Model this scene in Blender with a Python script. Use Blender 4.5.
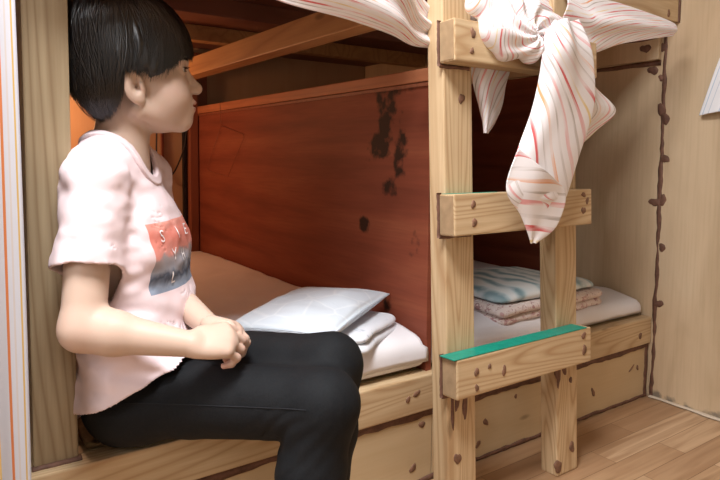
import bpy, bmesh, math, random
import numpy as np
from mathutils import Vector, Matrix, Euler

# ------------------------------------------------------------------ clear, camera, world, lights, exposure
for o in list(bpy.data.objects):
    bpy.data.objects.remove(o)
SC = bpy.context.scene
COL = SC.collection

cam_d = bpy.data.cameras.new('camera')
cam = bpy.data.objects.new('camera', cam_d)
COL.objects.link(cam)
yaw, pitch, roll = (math.radians(a) for a in (34.83, 3.943, 0.4534))
fw = Vector((math.sin(yaw) * math.cos(pitch), math.cos(yaw) * math.cos(pitch), -math.sin(pitch)))
rt0 = Vector((math.cos(yaw), -math.sin(yaw), 0))
up0 = rt0.cross(fw)
rt = math.cos(roll) * rt0 + math.sin(roll) * up0
up = -math.sin(roll) * rt0 + math.cos(roll) * up0
m = Matrix((rt, up, -fw)).transposed().to_4x4()
m.translation = Vector((0, 0, 0.9))
cam.matrix_world = m
cam_d.sensor_fit = 'HORIZONTAL'
cam_d.sensor_width = 36.0
cam_d.lens = 36.0 * 615.42 / 720.0
cam_d.shift_y = -42.4 / 720.0
cam_d.clip_start = 0.02
SC.camera = cam

W = bpy.data.worlds.new('world')
SC.world = W
W.use_nodes = True
W.node_tree.nodes['Background'].inputs[0].default_value = (0.75, 0.8, 1.0, 1)
W.node_tree.nodes['Background'].inputs[1].default_value = 0.3


def lamp(name, kind, loc, target, energy, color, size=None, size_y=None):
    d = bpy.data.lights.new(name, kind)
    d.energy = energy
    d.color = color
    if kind == 'AREA':
        d.shape = 'RECTANGLE'
        d.size = size
        d.size_y = size_y or size
    else:
        d.shadow_soft_size = size or 0.05
    o = bpy.data.objects.new(name, d)
    COL.objects.link(o)
    o.location = loc
    if target is not None:
        o.rotation_euler = (Vector(target) - Vector(loc)).to_track_quat('-Z', 'Y').to_euler()
    return o


lamp('ceiling_lamp', 'AREA', (0.10, 0.55, 2.34), (0.10, 0.55, 0), 64, (0.98, 0.98, 1.0), 0.6, 0.6)
lamp('fill_lamp', 'AREA', (-1.9, 0.0, 1.95), (1.0, 1.15, 0.6), 22, (0.98, 0.98, 1.0), 0.9, 0.9)  # added fill with no fixture, placed left so the divider shades the right berth
lamp('bunk_lamp', 'POINT', (0.33, 2.75, 1.08), None, 10.0, (1.0, 0.52, 0.26), 0.05)

SC.view_settings.view_transform = 'Standard'
SC.view_settings.look = 'None'
SC.view_settings.gamma = 1.0
SC.view_settings.use_curve_mapping = False
SC.view_settings.exposure = 0.1

rng = np.random.default_rng(7)
random.seed(7)

# ------------------------------------------------------------------ object helpers


def tag(o, label=None, cat=None, group=None, kind=None):
    if label: o['label'] = label
    if cat: o['category'] = cat
    if group: o['group'] = group
    if kind: o['kind'] = kind
    return o


def empty(name, loc, label, cat, group=None):
    o = bpy.data.objects.new(name, None)
    o.empty_display_size = 0.1
    COL.objects.link(o)
    o.location = loc
    tag(o, label, cat, group)
    return o


def wloc(o):
    v = Vector((0, 0, 0))
    while o is not None:
        v = v + o.location
        o = o.parent
    return v


def mk(name, verts, faces, mat, parent=None, smooth=False, uv=None, tint=None, local=False, origin=None):
    """Mesh from world-space vertices.  With a parent the vertices are stored relative to it."""
    verts = np.asarray(verts, float)
    off = Vector((0, 0, 0))
    if parent is not None and not local:
        off = wloc(parent)
    elif origin is not None:
        off = Vector(origin)
    me = bpy.data.meshes.new(name)
    vv = verts - np.array(off)
    me.from_pydata(vv.tolist(), [], [tuple(int(i) for i in f) for f in faces] if not isinstance(faces, np.ndarray) else faces.tolist())
    me.validate()
    if mat is not None:
        me.materials.append(mat)
    if smooth:
        me.polygons.foreach_set('use_smooth', np.ones(len(me.polygons), bool))
    if uv is not None:
        lay = me.uv_layers.new(name='UVMap')
        li = np.empty(len(me.loops), np.int32)
        me.loops.foreach_get('vertex_index', li)
        lay.data.foreach_set('uv', np.asarray(uv, float)[li].astype(np.float32).ravel())
    if tint is not None:
        at = me.attributes.new('tint', 'FLOAT', 'POINT')
        at.data.foreach_set('value', np.asarray(tint, np.float32))
    me.update()
    o = bpy.data.objects.new(name, me)
    COL.objects.link(o)
    if parent is not None:
        o.parent = parent
    elif origin is not None:
        o.location = origin
    return o


class MB:
    def __init__(self):
        self.v, self.f = [], []

    def add(self, verts, faces):
        n = len(self.v)
        self.v += [tuple(p) for p in verts]
        self.f += [tuple(i + n for i in f) for f in faces]
        return self

    def box(self, lo, hi, bev=0.003, seg=2, wob=0.0):
        bm = bmesh.new()
        bmesh.ops.create_cube(bm, size=1)
        for v in bm.verts:
            v.co = Vector([lo[i] + (v.co[i] + 0.5) * (hi[i] - lo[i]) for i in range(3)])
        if bev > 0:
            bmesh.ops.bevel(bm, geom=bm.edges[:], offset=bev, segments=seg, affect='EDGES', profile=0.6)
        bm.verts.ensure_lookup_table()
        self.add([v.co[:] for v in bm.verts], [[v.index for v in f.verts] for f in bm.faces])
        bm.free()
        return self

    def tube(self, pts, r, n=8, cap=True):
        pts = [Vector(p) for p in pts]
        rs = r if hasattr(r, '__len__') else [r] * len(pts)
        rings = []
        prev = None
        for i, p in enumerate(pts):
            t = (pts[min(i + 1, len(pts) - 1)] - pts[max(i - 1, 0)]).normalized()
            if prev is None:
                a = t.orthogonal().normalized()
            else:
                a = (prev - t * prev.dot(t)).normalized()
            prev = a
            b = t.cross(a)
            rings.append([p + rs[i] * (math.cos(2 * math.pi * k / n) * a + math.sin(2 * math.pi * k / n) * b) for k in range(n)])
        vs = [q for rg in rings for q in rg]
        fs = []
        for i in range(len(pts) - 1):
            for k in range(n):
                k2 = (k + 1) % n
                fs.append((i * n + k, i * n + k2, (i + 1) * n + k2, (i + 1) * n + k))
        if cap:
            fs.append(tuple(range(n - 1, -1, -1)))
            fs.append(tuple((len(pts) - 1) * n + k for k in range(n)))
        return self.add(vs, fs)

    def blob(self, c, u, w, nrm, ru, rw, h, seed=0, n=14):
        """a low irregular dab: domed disc on a surface with axes u, w and normal nrm"""
        r = random.Random(seed)
        c, u, w, nrm = Vector(c), Vector(u), Vector(w), Vector(nrm)
        ph = [r.uniform(0, 6.28) for _ in range(3)]
        vs, fs = [], []
        for lev, (s, hh) in enumerate(((1.0, -0.0015), (0.98, h * 0.45), (0.72, h * 0.9))):
            for k in range(n):
                a = 2 * math.pi * k / n
                q = s * (1 + 0.16 * math.sin(2 * a + ph[0]) + 0.12 * math.sin(3 * a + ph[1]) + 0.07 * math.sin(5 * a + ph[2]))
                vs.append(c + u * (ru * q * math.cos(a)) + w * (rw * q * math.sin(a)) + nrm * hh)
        vs.append(c + nrm * h)
        for lev in range(2):
            for k in range(n):
                k2 = (k + 1) % n
                fs.append((lev * n + k, lev * n + k2, (lev + 1) * n + k2, (lev + 1) * n + k))
        for k in range(n):
            fs.append((2 * n + k, 2 * n + (k + 1) % n, 3 * n))
        fs.append(tuple(range(n - 1, -1, -1)))
        return self.add(vs, fs)

    def build(self, name, mat, parent=None, smooth=False, **k):
        return mk(name, self.v, self.f, mat, parent, smooth, **k)


def box(name, lo, hi, mat, parent=None, bev=0.003, **k):
    return MB().box(lo, hi, bev).build(name, mat, parent, **k)


# value noise -------------------------------------------------------------------------------------------
_T = np.random.default_rng(3).random(4096)


def _h(i, j, k):
    return _T[(i * 73856093 ^ j * 19349663 ^ k * 83492791) & 4095]


def vnoise(p, s=1.0, off=0.0):
    q = np.asarray(p, float) * s + off
    i = np.floor(q).astype(np.int64)
    f = q - i
    f = f * f * (3 - 2 * f)
    r = 0
    for dx in (0, 1):
        for dy in (0, 1):
            for dz in (0, 1):
                wgt = (f[:, 0] if dx else 1 - f[:, 0]) * (f[:, 1] if dy else 1 - f[:, 1]) * (f[:, 2] if dz else 1 - f[:, 2])
                r = r + wgt * _h(i[:, 0] + dx, i[:, 1] + dy, i[:, 2] + dz)
    return r * 2 - 1


# signed distance tools -----------------------------------------------------------------------------------


def A(*p):
    return np.array(p, float)


def smin(a, b, k):
    h = np.clip(0.5 + 0.5 * (b - a) / k, 0, 1)
    return b + (a - b) * h - k * h * (1 - h)


def smax(a, b, k):
    return -smin(-a, -b, k)


def sph(p, c, r):
    return np.linalg.norm(p - A(*c), axis=1) - r


def ell(p, c, r):
    q = p - A(*c)
    r = A(*r)
    k0 = np.linalg.norm(q / r, axis=1)
    k1 = np.linalg.norm(q / (r * r), axis=1)
    return k0 * (k0 - 1.0) / np.maximum(k1, 1e-9)


def rc(p, a, b, ra, rb):
    """tapered capsule"""
    a, b = A(*a), A(*b)
    ba = b - a
    t = np.clip((p - a) @ ba / (ba @ ba), 0, 1)
    return np.linalg.norm(p - a - t[:, None] * ba, axis=1) - (ra + (rb - ra) * t)


def surface(f, lo, hi, h, lev=5):
    """closed quad mesh of f = 0 (sparse refinement, then surface nets)"""
    lo, hi = A(*lo), A(*hi)
    size = h * 2 ** lev
    n = np.ceil((hi - lo) / size).astype(int)
    g = np.stack(np.meshgrid(*[np.arange(k) for k in n], indexing='ij'), -1).reshape(-1, 3)
    for L in range(lev, -1, -1):
        s = h * 2 ** L
        d = f(lo + (g + 0.5) * s)
        g = g[np.abs(d) < 0.87 * s * 1.8 + 0.002]
        if L:
            o = np.array([[a, b, c] for a in (0, 1) for b in (0, 1) for c in (0, 1)])
            g = (g[:, None, :] * 2 + o[None]).reshape(-1, 3)
    B = 1 << 20
    key = lambda q: (q[:, 0] + 2) * B * B + (q[:, 1] + 2) * B + (q[:, 2] + 2)
    offs = np.array([[a, b, c] for a in (0, 1) for b in (0, 1) for c in (0, 1)])
    corners = (g[:, None, :] + offs[None]).reshape(-1, 3)
    uk, inv = np.unique(key(corners), return_inverse=True)
    cor = np.stack([uk // (B * B) - 2, (uk // B) % B - 2, uk % B - 2], -1)
    val = f(lo + cor * h)
    V = val[inv].reshape(-1, 8)
    act = (V.min(1) < 0) & (V.max(1) >= 0)
    g, V = g[act], V[act]
    ck = key(g)
    order = np.argsort(ck)
    ck, g, V = ck[order], g[order], V[order]
    acc = np.zeros((len(g), 3))
    cnt = np.zeros(len(g))
    for a in range(8):
        for b in range(a + 1, 8):
            if np.abs(offs[a] - offs[b]).sum() != 1: continue
            va, vb = V[:, a], V[:, b]
            s = (va < 0) != (vb < 0)
            t = np.where(s, va / np.where(s, va - vb, 1), 0)
            acc += s[:, None] * (offs[a] + t[:, None] * (offs[b] - offs[a]))
            cnt += s
    verts = lo + (g + acc / cnt[:, None]) * h
    quads = []
    ci = {(0, 0, 0): 0, (1, 0, 0): 4, (0, 1, 0): 2, (0, 0, 1): 1}
    for ax, (u, w) in enumerate(((1, 2), (2, 0), (0, 1))):
        e = [0, 0, 0]; e[ax] = 1
        va, vb = V[:, 0], V[:, ci[tuple(e)]]
        s = np.where((va < 0) != (vb < 0))[0]
        q = []
        ok = np.ones(len(s), bool)
        for du, dw in ((0, 0), (-1, 0), (-1, -1), (0, -1)):
            c = g[s].copy()
            c[:, u] += du
            c[:, w] += dw
            kk = key(c)
            ix = np.clip(np.searchsorted(ck, kk), 0, len(ck) - 1)
            ok &= ck[ix] == kk
            q.append(ix)
        q = np.stack(q, -1)
        flip = va[s] >= 0
        q[flip] = q[flip][:, ::-1]
        quads.append(q[ok])
    return verts, np.concatenate(quads)


# ------------------------------------------------------------------ materials


def nodes(name, rough=0.6, spec=0.3):
    mt = bpy.data.materials.new(name)
    mt.use_nodes = True
    nt = mt.node_tree
    b = nt.nodes['Principled BSDF']
    b.inputs['Roughness'].default_value = rough
    b.inputs['Specular IOR Level'].default_value = spec
    return mt, nt, b


def N(nt, typ, **kw):
    n = nt.nodes.new(typ)
    for k, v in kw.items():
        if k.startswith('in_'):
            n.inputs[k[3:].replace('_', ' ')].default_value = v
        else:
            setattr(n, k, v)
    return n


def ramp(nt, stops, src=None, interp='LINEAR'):
    r = nt.nodes.new('ShaderNodeValToRGB')
    r.color_ramp.interpolation = interp
    e = r.color_ramp.elements
    while len(e) > 1: e.remove(e[0])
    for i, (p, c) in enumerate(stops):
        q = e[0] if i == 0 else e.new(p)
        q.position = p
        q.color = (*c, 1) if hasattr(c, '__len__') else (c, c, c, 1)
    if src is not None: nt.links.new(src, r.inputs[0])
    return r


def mixc(nt, fac, a, b, typ='MIX'):
    mx = nt.nodes.new('ShaderNodeMix')
    mx.data_type = 'RGBA'
    mx.blend_type = typ
    for sock, v in ((mx.inputs[0], fac), (mx.inputs[6], a), (mx.inputs[7], b)):
        if hasattr(v, 'is_output'): nt.links.new(v, sock)
        elif isinstance(v, (int, float)): sock.default_value = v
        else: sock.default_value = (*v, 1)
    return mx.outputs[2]


def bump(nt, b, src, strength=0.2, dist=0.002):
    bp = nt.nodes.new('ShaderNodeBump')
    bp.inputs['Strength'].default_value = strength
    bp.inputs['Distance'].default_value = dist
    nt.links.new(src, bp.inputs['Height'])
    nt.links.new(bp.outputs[0], b.inputs['Normal'])


def plain(name, col, rough=0.6, spec=0.3, nscale=None, namt=0.0):
    mt, nt, b = nodes(name, rough, spec)
    b.inputs['Base Color'].default_value = (*col, 1)
    if nscale:
        tc = N(nt, 'ShaderNodeTexCoord')
        ns = N(nt, 'ShaderNodeTexNoise', in_Scale=nscale, in_Detail=4.0)
        nt.links.new(tc.outputs['Object'], ns.inputs['Vector'])
        r = ramp(nt, [(0.3, tuple(c * (1 - namt) for c in col)), (0.7, tuple(min(1, c * (1 + namt)) for c in col))], ns.outputs[0])
        nt.links.new(r.outputs[0], b.inputs['Base Color'])
        bump(nt, b, ns.outputs[0], 0.15, 0.002)
    return mt


def wood(name, light, dark, axis='X', ring=26.0, rough=0.5, off=(0, 0, 0), knots=True, contrast=1.0, spec=0.3):
    """softwood: long stretched growth rings along one axis, fine fibre and a few knots"""
    mt, nt, b = nodes(name, rough, spec)
    tc = N(nt, 'ShaderNodeTexCoord')
    mp = N(nt, 'ShaderNodeMapping')
    sc = {'X': (0.10, 1, 1), 'Y': (1, 0.10, 1), 'Z': (1, 1, 0.10)}[axis]
    mp.inputs['Scale'].default_value = sc
    mp.inputs['Location'].default_value = off
    nt.links.new(tc.outputs['Object'], mp.inputs[0])
    n1 = N(nt, 'ShaderNodeTexNoise', in_Scale=5.0, in_Detail=2.0, in_Distortion=0.4)
    nt.links.new(mp.outputs[0], n1.inputs['Vector'])
    mul = N(nt, 'ShaderNodeMath', operation='MULTIPLY'); mul.inputs[1].default_value = ring
    nt.links.new(n1.outputs[0], mul.inputs[0])
    sn = N(nt, 'ShaderNodeMath', operation='PINGPONG'); sn.inputs[1].default_value = 1.0
    nt.links.new(mul.outputs[0], sn.inputs[0])
    rg = ramp(nt, [(0.0, 1.0), (0.25 + 0.1, 0.35), (0.8, 0.0)], sn.outputs[0])
    mp2 = N(nt, 'ShaderNodeMapping')
    mp2.inputs['Scale'].default_value = tuple(6 if s < 1 else 160 for s in sc)
    nt.links.new(tc.outputs['Object'], mp2.inputs[0])
    n2 = N(nt, 'ShaderNodeTexNoise', in_Scale=1.0, in_Detail=3.0)
    nt.links.new(mp2.outputs[0], n2.inputs['Vector'])
    n3 = N(nt, 'ShaderNodeTexNoise', in_Scale=4.0, in_Detail=2.0)
    nt.links.new(tc.outputs['Object'], n3.inputs['Vector'])
    base = mixc(nt, n3.outputs[0], tuple(c * 0.86 for c in light), tuple(min(1, c * 1.12) for c in light))
    f = N(nt, 'ShaderNodeMath', operation='MULTIPLY'); f.inputs[1].default_value = 0.55 * contrast
    nt.links.new(rg.outputs[0], f.inputs[0])
    c1 = mixc(nt, f.outputs[0], base, dark)
    fr = ramp(nt, [(0.35, 0.0), (0.75, 0.28 * contrast)], n2.outputs[0])
    c2 = mixc(nt, fr.outputs[0], c1, dark)
    if knots:
        mp3 = N(nt, 'ShaderNodeMapping')
        mp3.inputs['Scale'].default_value = tuple(3.0 if s < 1 else 9.0 for s in sc)
        mp3.inputs['Location'].default_value = tuple(o * 3 + 1.7 for o in off)
        nt.links.new(tc.outputs['Object'], mp3.inputs[0])
        vo = N(nt, 'ShaderNodeTexVoronoi', in_Scale=1.0)
        nt.links.new(mp3.outputs[0], vo.inputs['Vector'])
        kr = ramp(nt, [(0.0, 0.75), (0.06, 0.55), (0.10, 0.0)], vo.outputs['Distance'])
        c2 = mixc(nt, kr.outputs[0], c2, tuple(c * 0.45 for c in dark))
    nt.links.new(c2, b.inputs['Base Color'])
    bump(nt, b, n2.outputs[0], 0.12, 0.001)
    return mt


PINE_L, PINE_D = (0.62, 0.465, 0.28), (0.40, 0.24, 0.115)
M = {}
M['pine_x'] = wood('pine along rail', PINE_L, PINE_D, 'X', ring=44, contrast=1.3)
M['pine_x2'] = wood('pine rung', PINE_L, PINE_D, 'X', ring=60, off=(0.3, 0.21, 0.4), contrast=1.5)
M['pine_z'] = wood('pine post', PINE_L, PINE_D, 'Z', ring=70, contrast=1.4)
M['pine_z2'] = wood('pine post darker', (0.38, 0.295, 0.18), (0.21, 0.135, 0.07), 'Z', ring=44, off=(0.1, 0.4, 0), contrast=1.2)
M['pine_y'] = wood('pine beam', (0.50, 0.27, 0.11), (0.3, 0.13, 0.05), 'Y', off=(0.2, 0, 0.3))
M['end'] = plain('end grain', (0.36, 0.245, 0.14), 0.7, 0.2, 40, 0.15)
M['ply'] = wood('plywood kick panel', (0.61, 0.46, 0.275), (0.42, 0.27, 0.13), 'X', ring=8, knots=True, contrast=0.5)
M['redply'] = None
M['back'] = wood('back wall boards', (0.46, 0.29, 0.17), (0.3, 0.17, 0.09), 'Z', ring=6, knots=False, contrast=0.5)
M['red_trim'] = wood('red stained trim', (0.46, 0.18, 0.085), (0.22, 0.07, 0.035), 'Y', knots=False, contrast=0.7)
M['red_post'] = wood('red stained post', (0.26, 0.085, 0.045), (0.12, 0.04, 0.02), 'Z', knots=False, contrast=0.6)
M['caulk'] = plain('brown filler', (0.15, 0.075, 0.05), 0.6, 0.3, 60, 0.25)
M['knotfill'] = plain('knot filler', (0.20, 0.105, 0.065), 0.55, 0.3, 80, 0.3)
M['tape'] = plain('green tape', (0.01, 0.27, 0.19), 0.45, 0.4, 50, 0.1)
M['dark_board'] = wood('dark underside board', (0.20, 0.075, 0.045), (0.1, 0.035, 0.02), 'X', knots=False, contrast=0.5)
M['wire'] = plain('dark wire', (0.20, 0.06, 0.03), 0.4, 0.4)
M['cable'] = plain('black cable', (0.012, 0.008, 0.008), 0.5, 0.4)
M['plaster'] = plain('painted plaster', (0.74, 0.72, 0.68), 0.8, 0.2, 8, 0.03)


def red_panel_mat():
    mt, nt, b = nodes('red stained plywood', 0.6, 0.2)
    tc = N(nt, 'ShaderNodeTexCoord')
    mp = N(nt, 'ShaderNodeMapping'); mp.inputs['Scale'].default_value = (1, 0.35, 4.0)
    nt.links.new(tc.outputs['Object'], mp.inputs[0])
    n1 = N(nt, 'ShaderNodeTexNoise', in_Scale=3.0, in_Detail=5.0, in_Distortion=0.6)
    nt.links.new(mp.outputs[0], n1.inputs['Vector'])
    r1 = ramp(nt, [(0.25, (0.15, 0.038, 0.022)), (0.5, (0.24, 0.064, 0.034)), (0.75, (0.31, 0.10, 0.05))], n1.outputs[0])
    mp2 = N(nt, 'ShaderNodeMapping'); mp2.inputs['Scale'].default_value = (1, 8, 150)
    nt.links.new(tc.outputs['Object'], mp2.inputs[0])
    n2 = N(nt, 'ShaderNodeTexNoise', in_Scale=1.0, in_Detail=2.0)
    nt.links.new(mp2.outputs[0], n2.inputs['Vector'])
    r2 = ramp(nt, [(0.4, 0.0), (0.8, 0.3)], n2.outputs[0])
    c = mixc(nt, r2.outputs[0], r1.outputs[0], (0.14, 0.03, 0.018))
    # black damp stains near the front end of the panel
    sx = N(nt, 'ShaderNodeSeparateXYZ')
    nt.links.new(tc.outputs['Object'], sx.inputs[0])
    tot = None
    nd = N(nt, 'ShaderNodeTexNoise', in_Scale=22.0, in_Detail=5.0)
    nt.links.new(tc.outputs['Object'], nd.inputs['Vector'])
    for (y, z, ry, rz, s) in ((1.475, 1.03, 0.05, 0.13, 1.0), (1.50, 0.93, 0.06, 0.06, 0.9), (1.40, 0.90, 0.035, 0.12, 0.85), (1.45, 0.80, 0.05, 0.04, 0.8), (1.58, 0.685, 0.035, 0.035, 1.0), (1.335, 0.66, 0.03, 0.06, 0.8), (1.44, 1.09, 0.13, 0.03, 0.6), (1.56, 0.92, 0.04, 0.05, 0.5), (1.47, 0.45, 0.05, 0.03, 0.6)):
        ay = N(nt, 'ShaderNodeMath', operation='SUBTRACT'); ay.inputs[1].default_value = y - PAN_O[1]
        nt.links.new(sx.outputs[1], ay.inputs[0])
        by = N(nt, 'ShaderNodeMath', operation='DIVIDE'); by.inputs[1].default_value = ry
        nt.links.new(ay.outputs[0], by.inputs[0])
        az = N(nt, 'ShaderNodeMath', operation='SUBTRACT'); az.inputs[1].default_value = z - PAN_O[2]
        nt.links.new(sx.outputs[2], az.inputs[0])
        bz = N(nt, 'ShaderNodeMath', operation='DIVIDE'); bz.inputs[1].default_value = rz
        nt.links.new(az.outputs[0], bz.inputs[0])
        y2 = N(nt, 'ShaderNodeMath', operation='MULTIPLY'); nt.links.new(by.outputs[0], y2.inputs[0]); nt.links.new(by.outputs[0], y2.inputs[1])
        z2 = N(nt, 'ShaderNodeMath', operation='MULTIPLY_ADD'); nt.links.new(bz.outputs[0], z2.inputs[0]); nt.links.new(bz.outputs[0], z2.inputs[1]); nt.links.new(y2.outputs[0], z2.inputs[2])
        q = N(nt, 'ShaderNodeMath', operation='MULTIPLY_ADD'); q.inputs[1].default_value = -0.75; q.inputs[2].default_value = s * 0.95
        nt.links.new(z2.outputs[0], q.inputs[0])
        if tot is None: tot = q.outputs[0]
        else:
            mx = N(nt, 'ShaderNodeMath', operation='MAXIMUM'); nt.links.new(tot, mx.inputs[0]); nt.links.new(q.outputs[0], mx.inputs[1]); tot = mx.outputs[0]
    nn = N(nt, 'ShaderNodeMath', operation='MULTIPLY_ADD'); nn.inputs[1].default_value = 3.0; nn.inputs[2].default_value = -1.75
    nt.links.new(nd.outputs[0], nn.inputs[0])
    ad = N(nt, 'ShaderNodeMath', operation='ADD'); nt.links.new(tot, ad.inputs[0]); nt.links.new(nn.outputs[0], ad.inputs[1])
    rs = ramp(nt, [(0.1, 0.0), (0.6, 0.93)], ad.outputs[0])
    c = mixc(nt, rs.outputs[0], c, (0.010, 0.007, 0.006))
    nt.links.new(c, b.inputs['Base Color'])
    return mt


PAN_O = (0.0, 1.25, 0.0)
M['redply'] = red_panel_mat()


def wall_board_mat():
    mt, nt, b = nodes('varnished wall board', 0.5, 0.3)
    tc = N(nt, 'ShaderNodeTexCoord')
    mp = N(nt, 'ShaderNodeMapping'); mp.inputs['Scale'].default_value = (1, 3.0, 0.7)
    nt.links.new(tc.outputs['Object'], mp.inputs[0])
    n1 = N(nt, 'ShaderNodeTexNoise', in_Scale=2.2, in_Detail=5.0, in_Distortion=0.8)
    nt.links.new(mp.outputs[0], n1.inputs['Vector'])
    r1 = ramp(nt, [(0.3, (0.50, 0.37, 0.23)), (0.55, (0.60, 0.455, 0.295)), (0.8, (0.66, 0.52, 0.35))], n1.outputs[0])
    mp2 = N(nt, 'ShaderNodeMapping'); mp2.inputs['Scale'].default_value = (1, 120, 4)
    nt.links.new(tc.outputs['Object'], mp2.inputs[0])
    n2 = N(nt, 'ShaderNodeTexNoise', in_Scale=1.0, in_Detail=3.0)
    nt.links.new(mp2.outputs[0], n2.inputs['Vector'])
    r2 = ramp(nt, [(0.45, 0.0), (0.8, 0.22)], n2.outputs[0])
    c = mixc(nt, r2.outputs[0], r1.outputs[0], (0.32, 0.20, 0.10))
    # grey mould creeping up from the floor
    sx = N(nt, 'ShaderNodeSeparateXYZ'); nt.links.new(tc.outputs['Object'], sx.inputs[0])
    nd = N(nt, 'ShaderNodeTexNoise', in_Scale=26.0, in_Detail=5.0)
    nt.links.new(tc.outputs['Object'], nd.inputs['Vector'])
    q = N(nt, 'ShaderNodeMath', operation='MULTIPLY_ADD'); q.inputs[1].default_value = -9.0; q.inputs[2].default_value = 0.22
    nt.links.new(sx.outputs[2], q.inputs[0])
    ad = N(nt, 'ShaderNodeMath', operation='ADD'); nt.links.new(q.outputs[0], ad.inputs[0]); nt.links.new(nd.outputs[0], ad.inputs[1])
    rs = ramp(nt, [(0.52, 0.0), (0.72, 0.75)], ad.outputs[0])
    c = mixc(nt, rs.outputs[0], c, (0.10, 0.095, 0.09))
    nt.links.new(c, b.inputs['Base Color'])
    return mt


M['wall'] = wall_board_mat()


def floor_mat():
    mt, nt, b = nodes('laminate planks', 0.42, 0.4)
    tc = N(nt, 'ShaderNodeTexCoord')
    br = N(nt, 'ShaderNodeTexBrick')
    br.offset = 0.37
    br.inputs['Scale'].default_value = 1.0
    br.inputs['Brick Width'].default_value = 0.62
    br.inputs['Row Height'].default_value = 0.084
    br.inputs['Mortar Size'].default_value = 0.0009
    br.inputs['Mortar Smooth'].default_value = 0.2
    br.inputs['Bias'].default_value = 0.0
    br.inputs['Color1'].default_value = (0.0, 0.0, 0.0, 1)
    br.inputs['Color2'].default_value = (1, 1, 1, 1)
    br.inputs['Mortar'].default_value = (0.5, 0.5, 0.5, 1)
    nt.links.new(tc.outputs['Object'], br.inputs['Vector'])
    pal = ramp(nt, [(0.0, (0.36, 0.21, 0.115)), (0.5, (0.49, 0.31, 0.175)), (1.0, (0.62, 0.43, 0.265))], br.outputs['Color'])
    mp = N(nt, 'ShaderNodeMapping'); mp.inputs['Scale'].default_value = (1.6, 26, 1)
    nt.links.new(tc.outputs['Object'], mp.inputs[0])
    addv = N(nt, 'ShaderNodeVectorMath', operation='MULTIPLY_ADD')
    addv.inputs[1].default_value = (5, 9, 3)
    nt.links.new(br.outputs['Color'], addv.inputs[0]); nt.links.new(mp.outputs[0], addv.inputs[2])
    n1 = N(nt, 'ShaderNodeTexNoise', in_Scale=1.6, in_Detail=5.0, in_Distortion=0.7)
    nt.links.new(addv.outputs[0], n1.inputs['Vector'])
    rg = ramp(nt, [(0.35, 0.0), (0.68, 0.85)], n1.outputs[0])
    c = mixc(nt, rg.outputs[0], pal.outputs[0], (0.33, 0.185, 0.095))
    c = mixc(nt, br.outputs['Fac'], c, (0.15, 0.075, 0.03))
    nt.links.new(c, b.inputs['Base Color'])
    bump(nt, b, n1.outputs[0], 0.05, 0.001)
    return mt


M['floor'] = floor_mat()


def sheet_mat(name, col, bumps=0.25, scale=9.0):
    mt, nt, b = nodes(name, 0.85, 0.15)
    tc = N(nt, 'ShaderNodeTexCoord')
    ns = N(nt, 'ShaderNodeTexNoise', in_Scale=scale, in_Detail=3.0, in_Distortion=0.8)
    nt.links.new(tc.outputs['Object'], ns.inputs['Vector'])
    b.inputs['Base Color'].default_value = (*col, 1)
    bump(nt, b, ns.outputs[0], bumps, 0.012)
    return mt


M['sheet'] = sheet_mat('white sheet', (0.80, 0.78, 0.80))
M['foam'] = plain('mattress ticking', (0.16, 0.10, 0.045), 0.8, 0.2, 60, 0.4)


def stripes(name, pal, base, period, dash=True, rough=0.85):
    """woven cloth with thin printed stripes; UV.x counts across the stripes in metres"""
    mt, nt, b = nodes(name, rough, 0.15)
    uv = N(nt, 'ShaderNodeUVMap')
    sx = N(nt, 'ShaderNodeSeparateXYZ'); nt.links.new(uv.outputs[0], sx.inputs[0])
    d = N(nt, 'ShaderNodeMath', operation='DIVIDE'); d.inputs[1].default_value = period
    nt.links.new(sx.outputs[0], d.inputs[0])
    fr = N(nt, 'ShaderNodeMath', operation='FRACT'); nt.links.new(d.outputs[0], fr.inputs[0])
    stops = []
    for (p, wd, c) in pal:
        stops += [(p, c), (p + wd, base)]
    r = ramp(nt, [(0.0, base)] + stops, fr.outputs[0], 'CONSTANT')
    col = r.outputs[0]
    if dash:
        mp = N(nt, 'ShaderNodeMapping'); mp.inputs['Scale'].default_value = (140, 11, 1)
        nt.links.new(uv.outputs[0], mp.inputs[0])
        ns = N(nt, 'ShaderNodeTexNoise', in_Scale=1.0, in_Detail=1.0)
        nt.links.new(mp.outputs[0], ns.inputs['Vector'])
        k = ramp(nt, [(0.42, 0.15), (0.62, 0.95)], ns.outputs[0])
        col = mixc(nt, k.outputs[0], base, col)
    nt.links.new(col, b.inputs['Base Color'])
    b.inputs['Subsurface Weight'].default_value = 0.0
    return mt


RED, ORG, PNK, GRY, YEL = (0.66, 0.10, 0.10), (0.80, 0.36, 0.16), (0.78, 0.36, 0.36), (0.50, 0.45, 0.42), (0.80, 0.62, 0.30)
CW = (0.86, 0.83, 0.84)
M['stripe'] = stripes('striped cotton', [(0.05, 0.05, RED), (0.19, 0.035, GRY), (0.30, 0.045, ORG), (0.44, 0.03, GRY), (0.55, 0.05, PNK), (0.68, 0.035, GRY), (0.78, 0.045, RED), (0.90, 0.03, YEL)], CW, 0.105)
M['stripe2'] = stripes('orange striped cotton', [(0.06, 0.055, (0.52, 0.17, 0.06)), (0.2, 0.035, GRY), (0.34, 0.045, (0.50, 0.33, 0.11)), (0.52, 0.055, (0.52, 0.17, 0.06)), (0.66, 0.03, GRY), (0.80, 0.035, (0.66, 0.46, 0.16))], (0.50, 0.50, 0.54), 0.080, dash=False)


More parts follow.
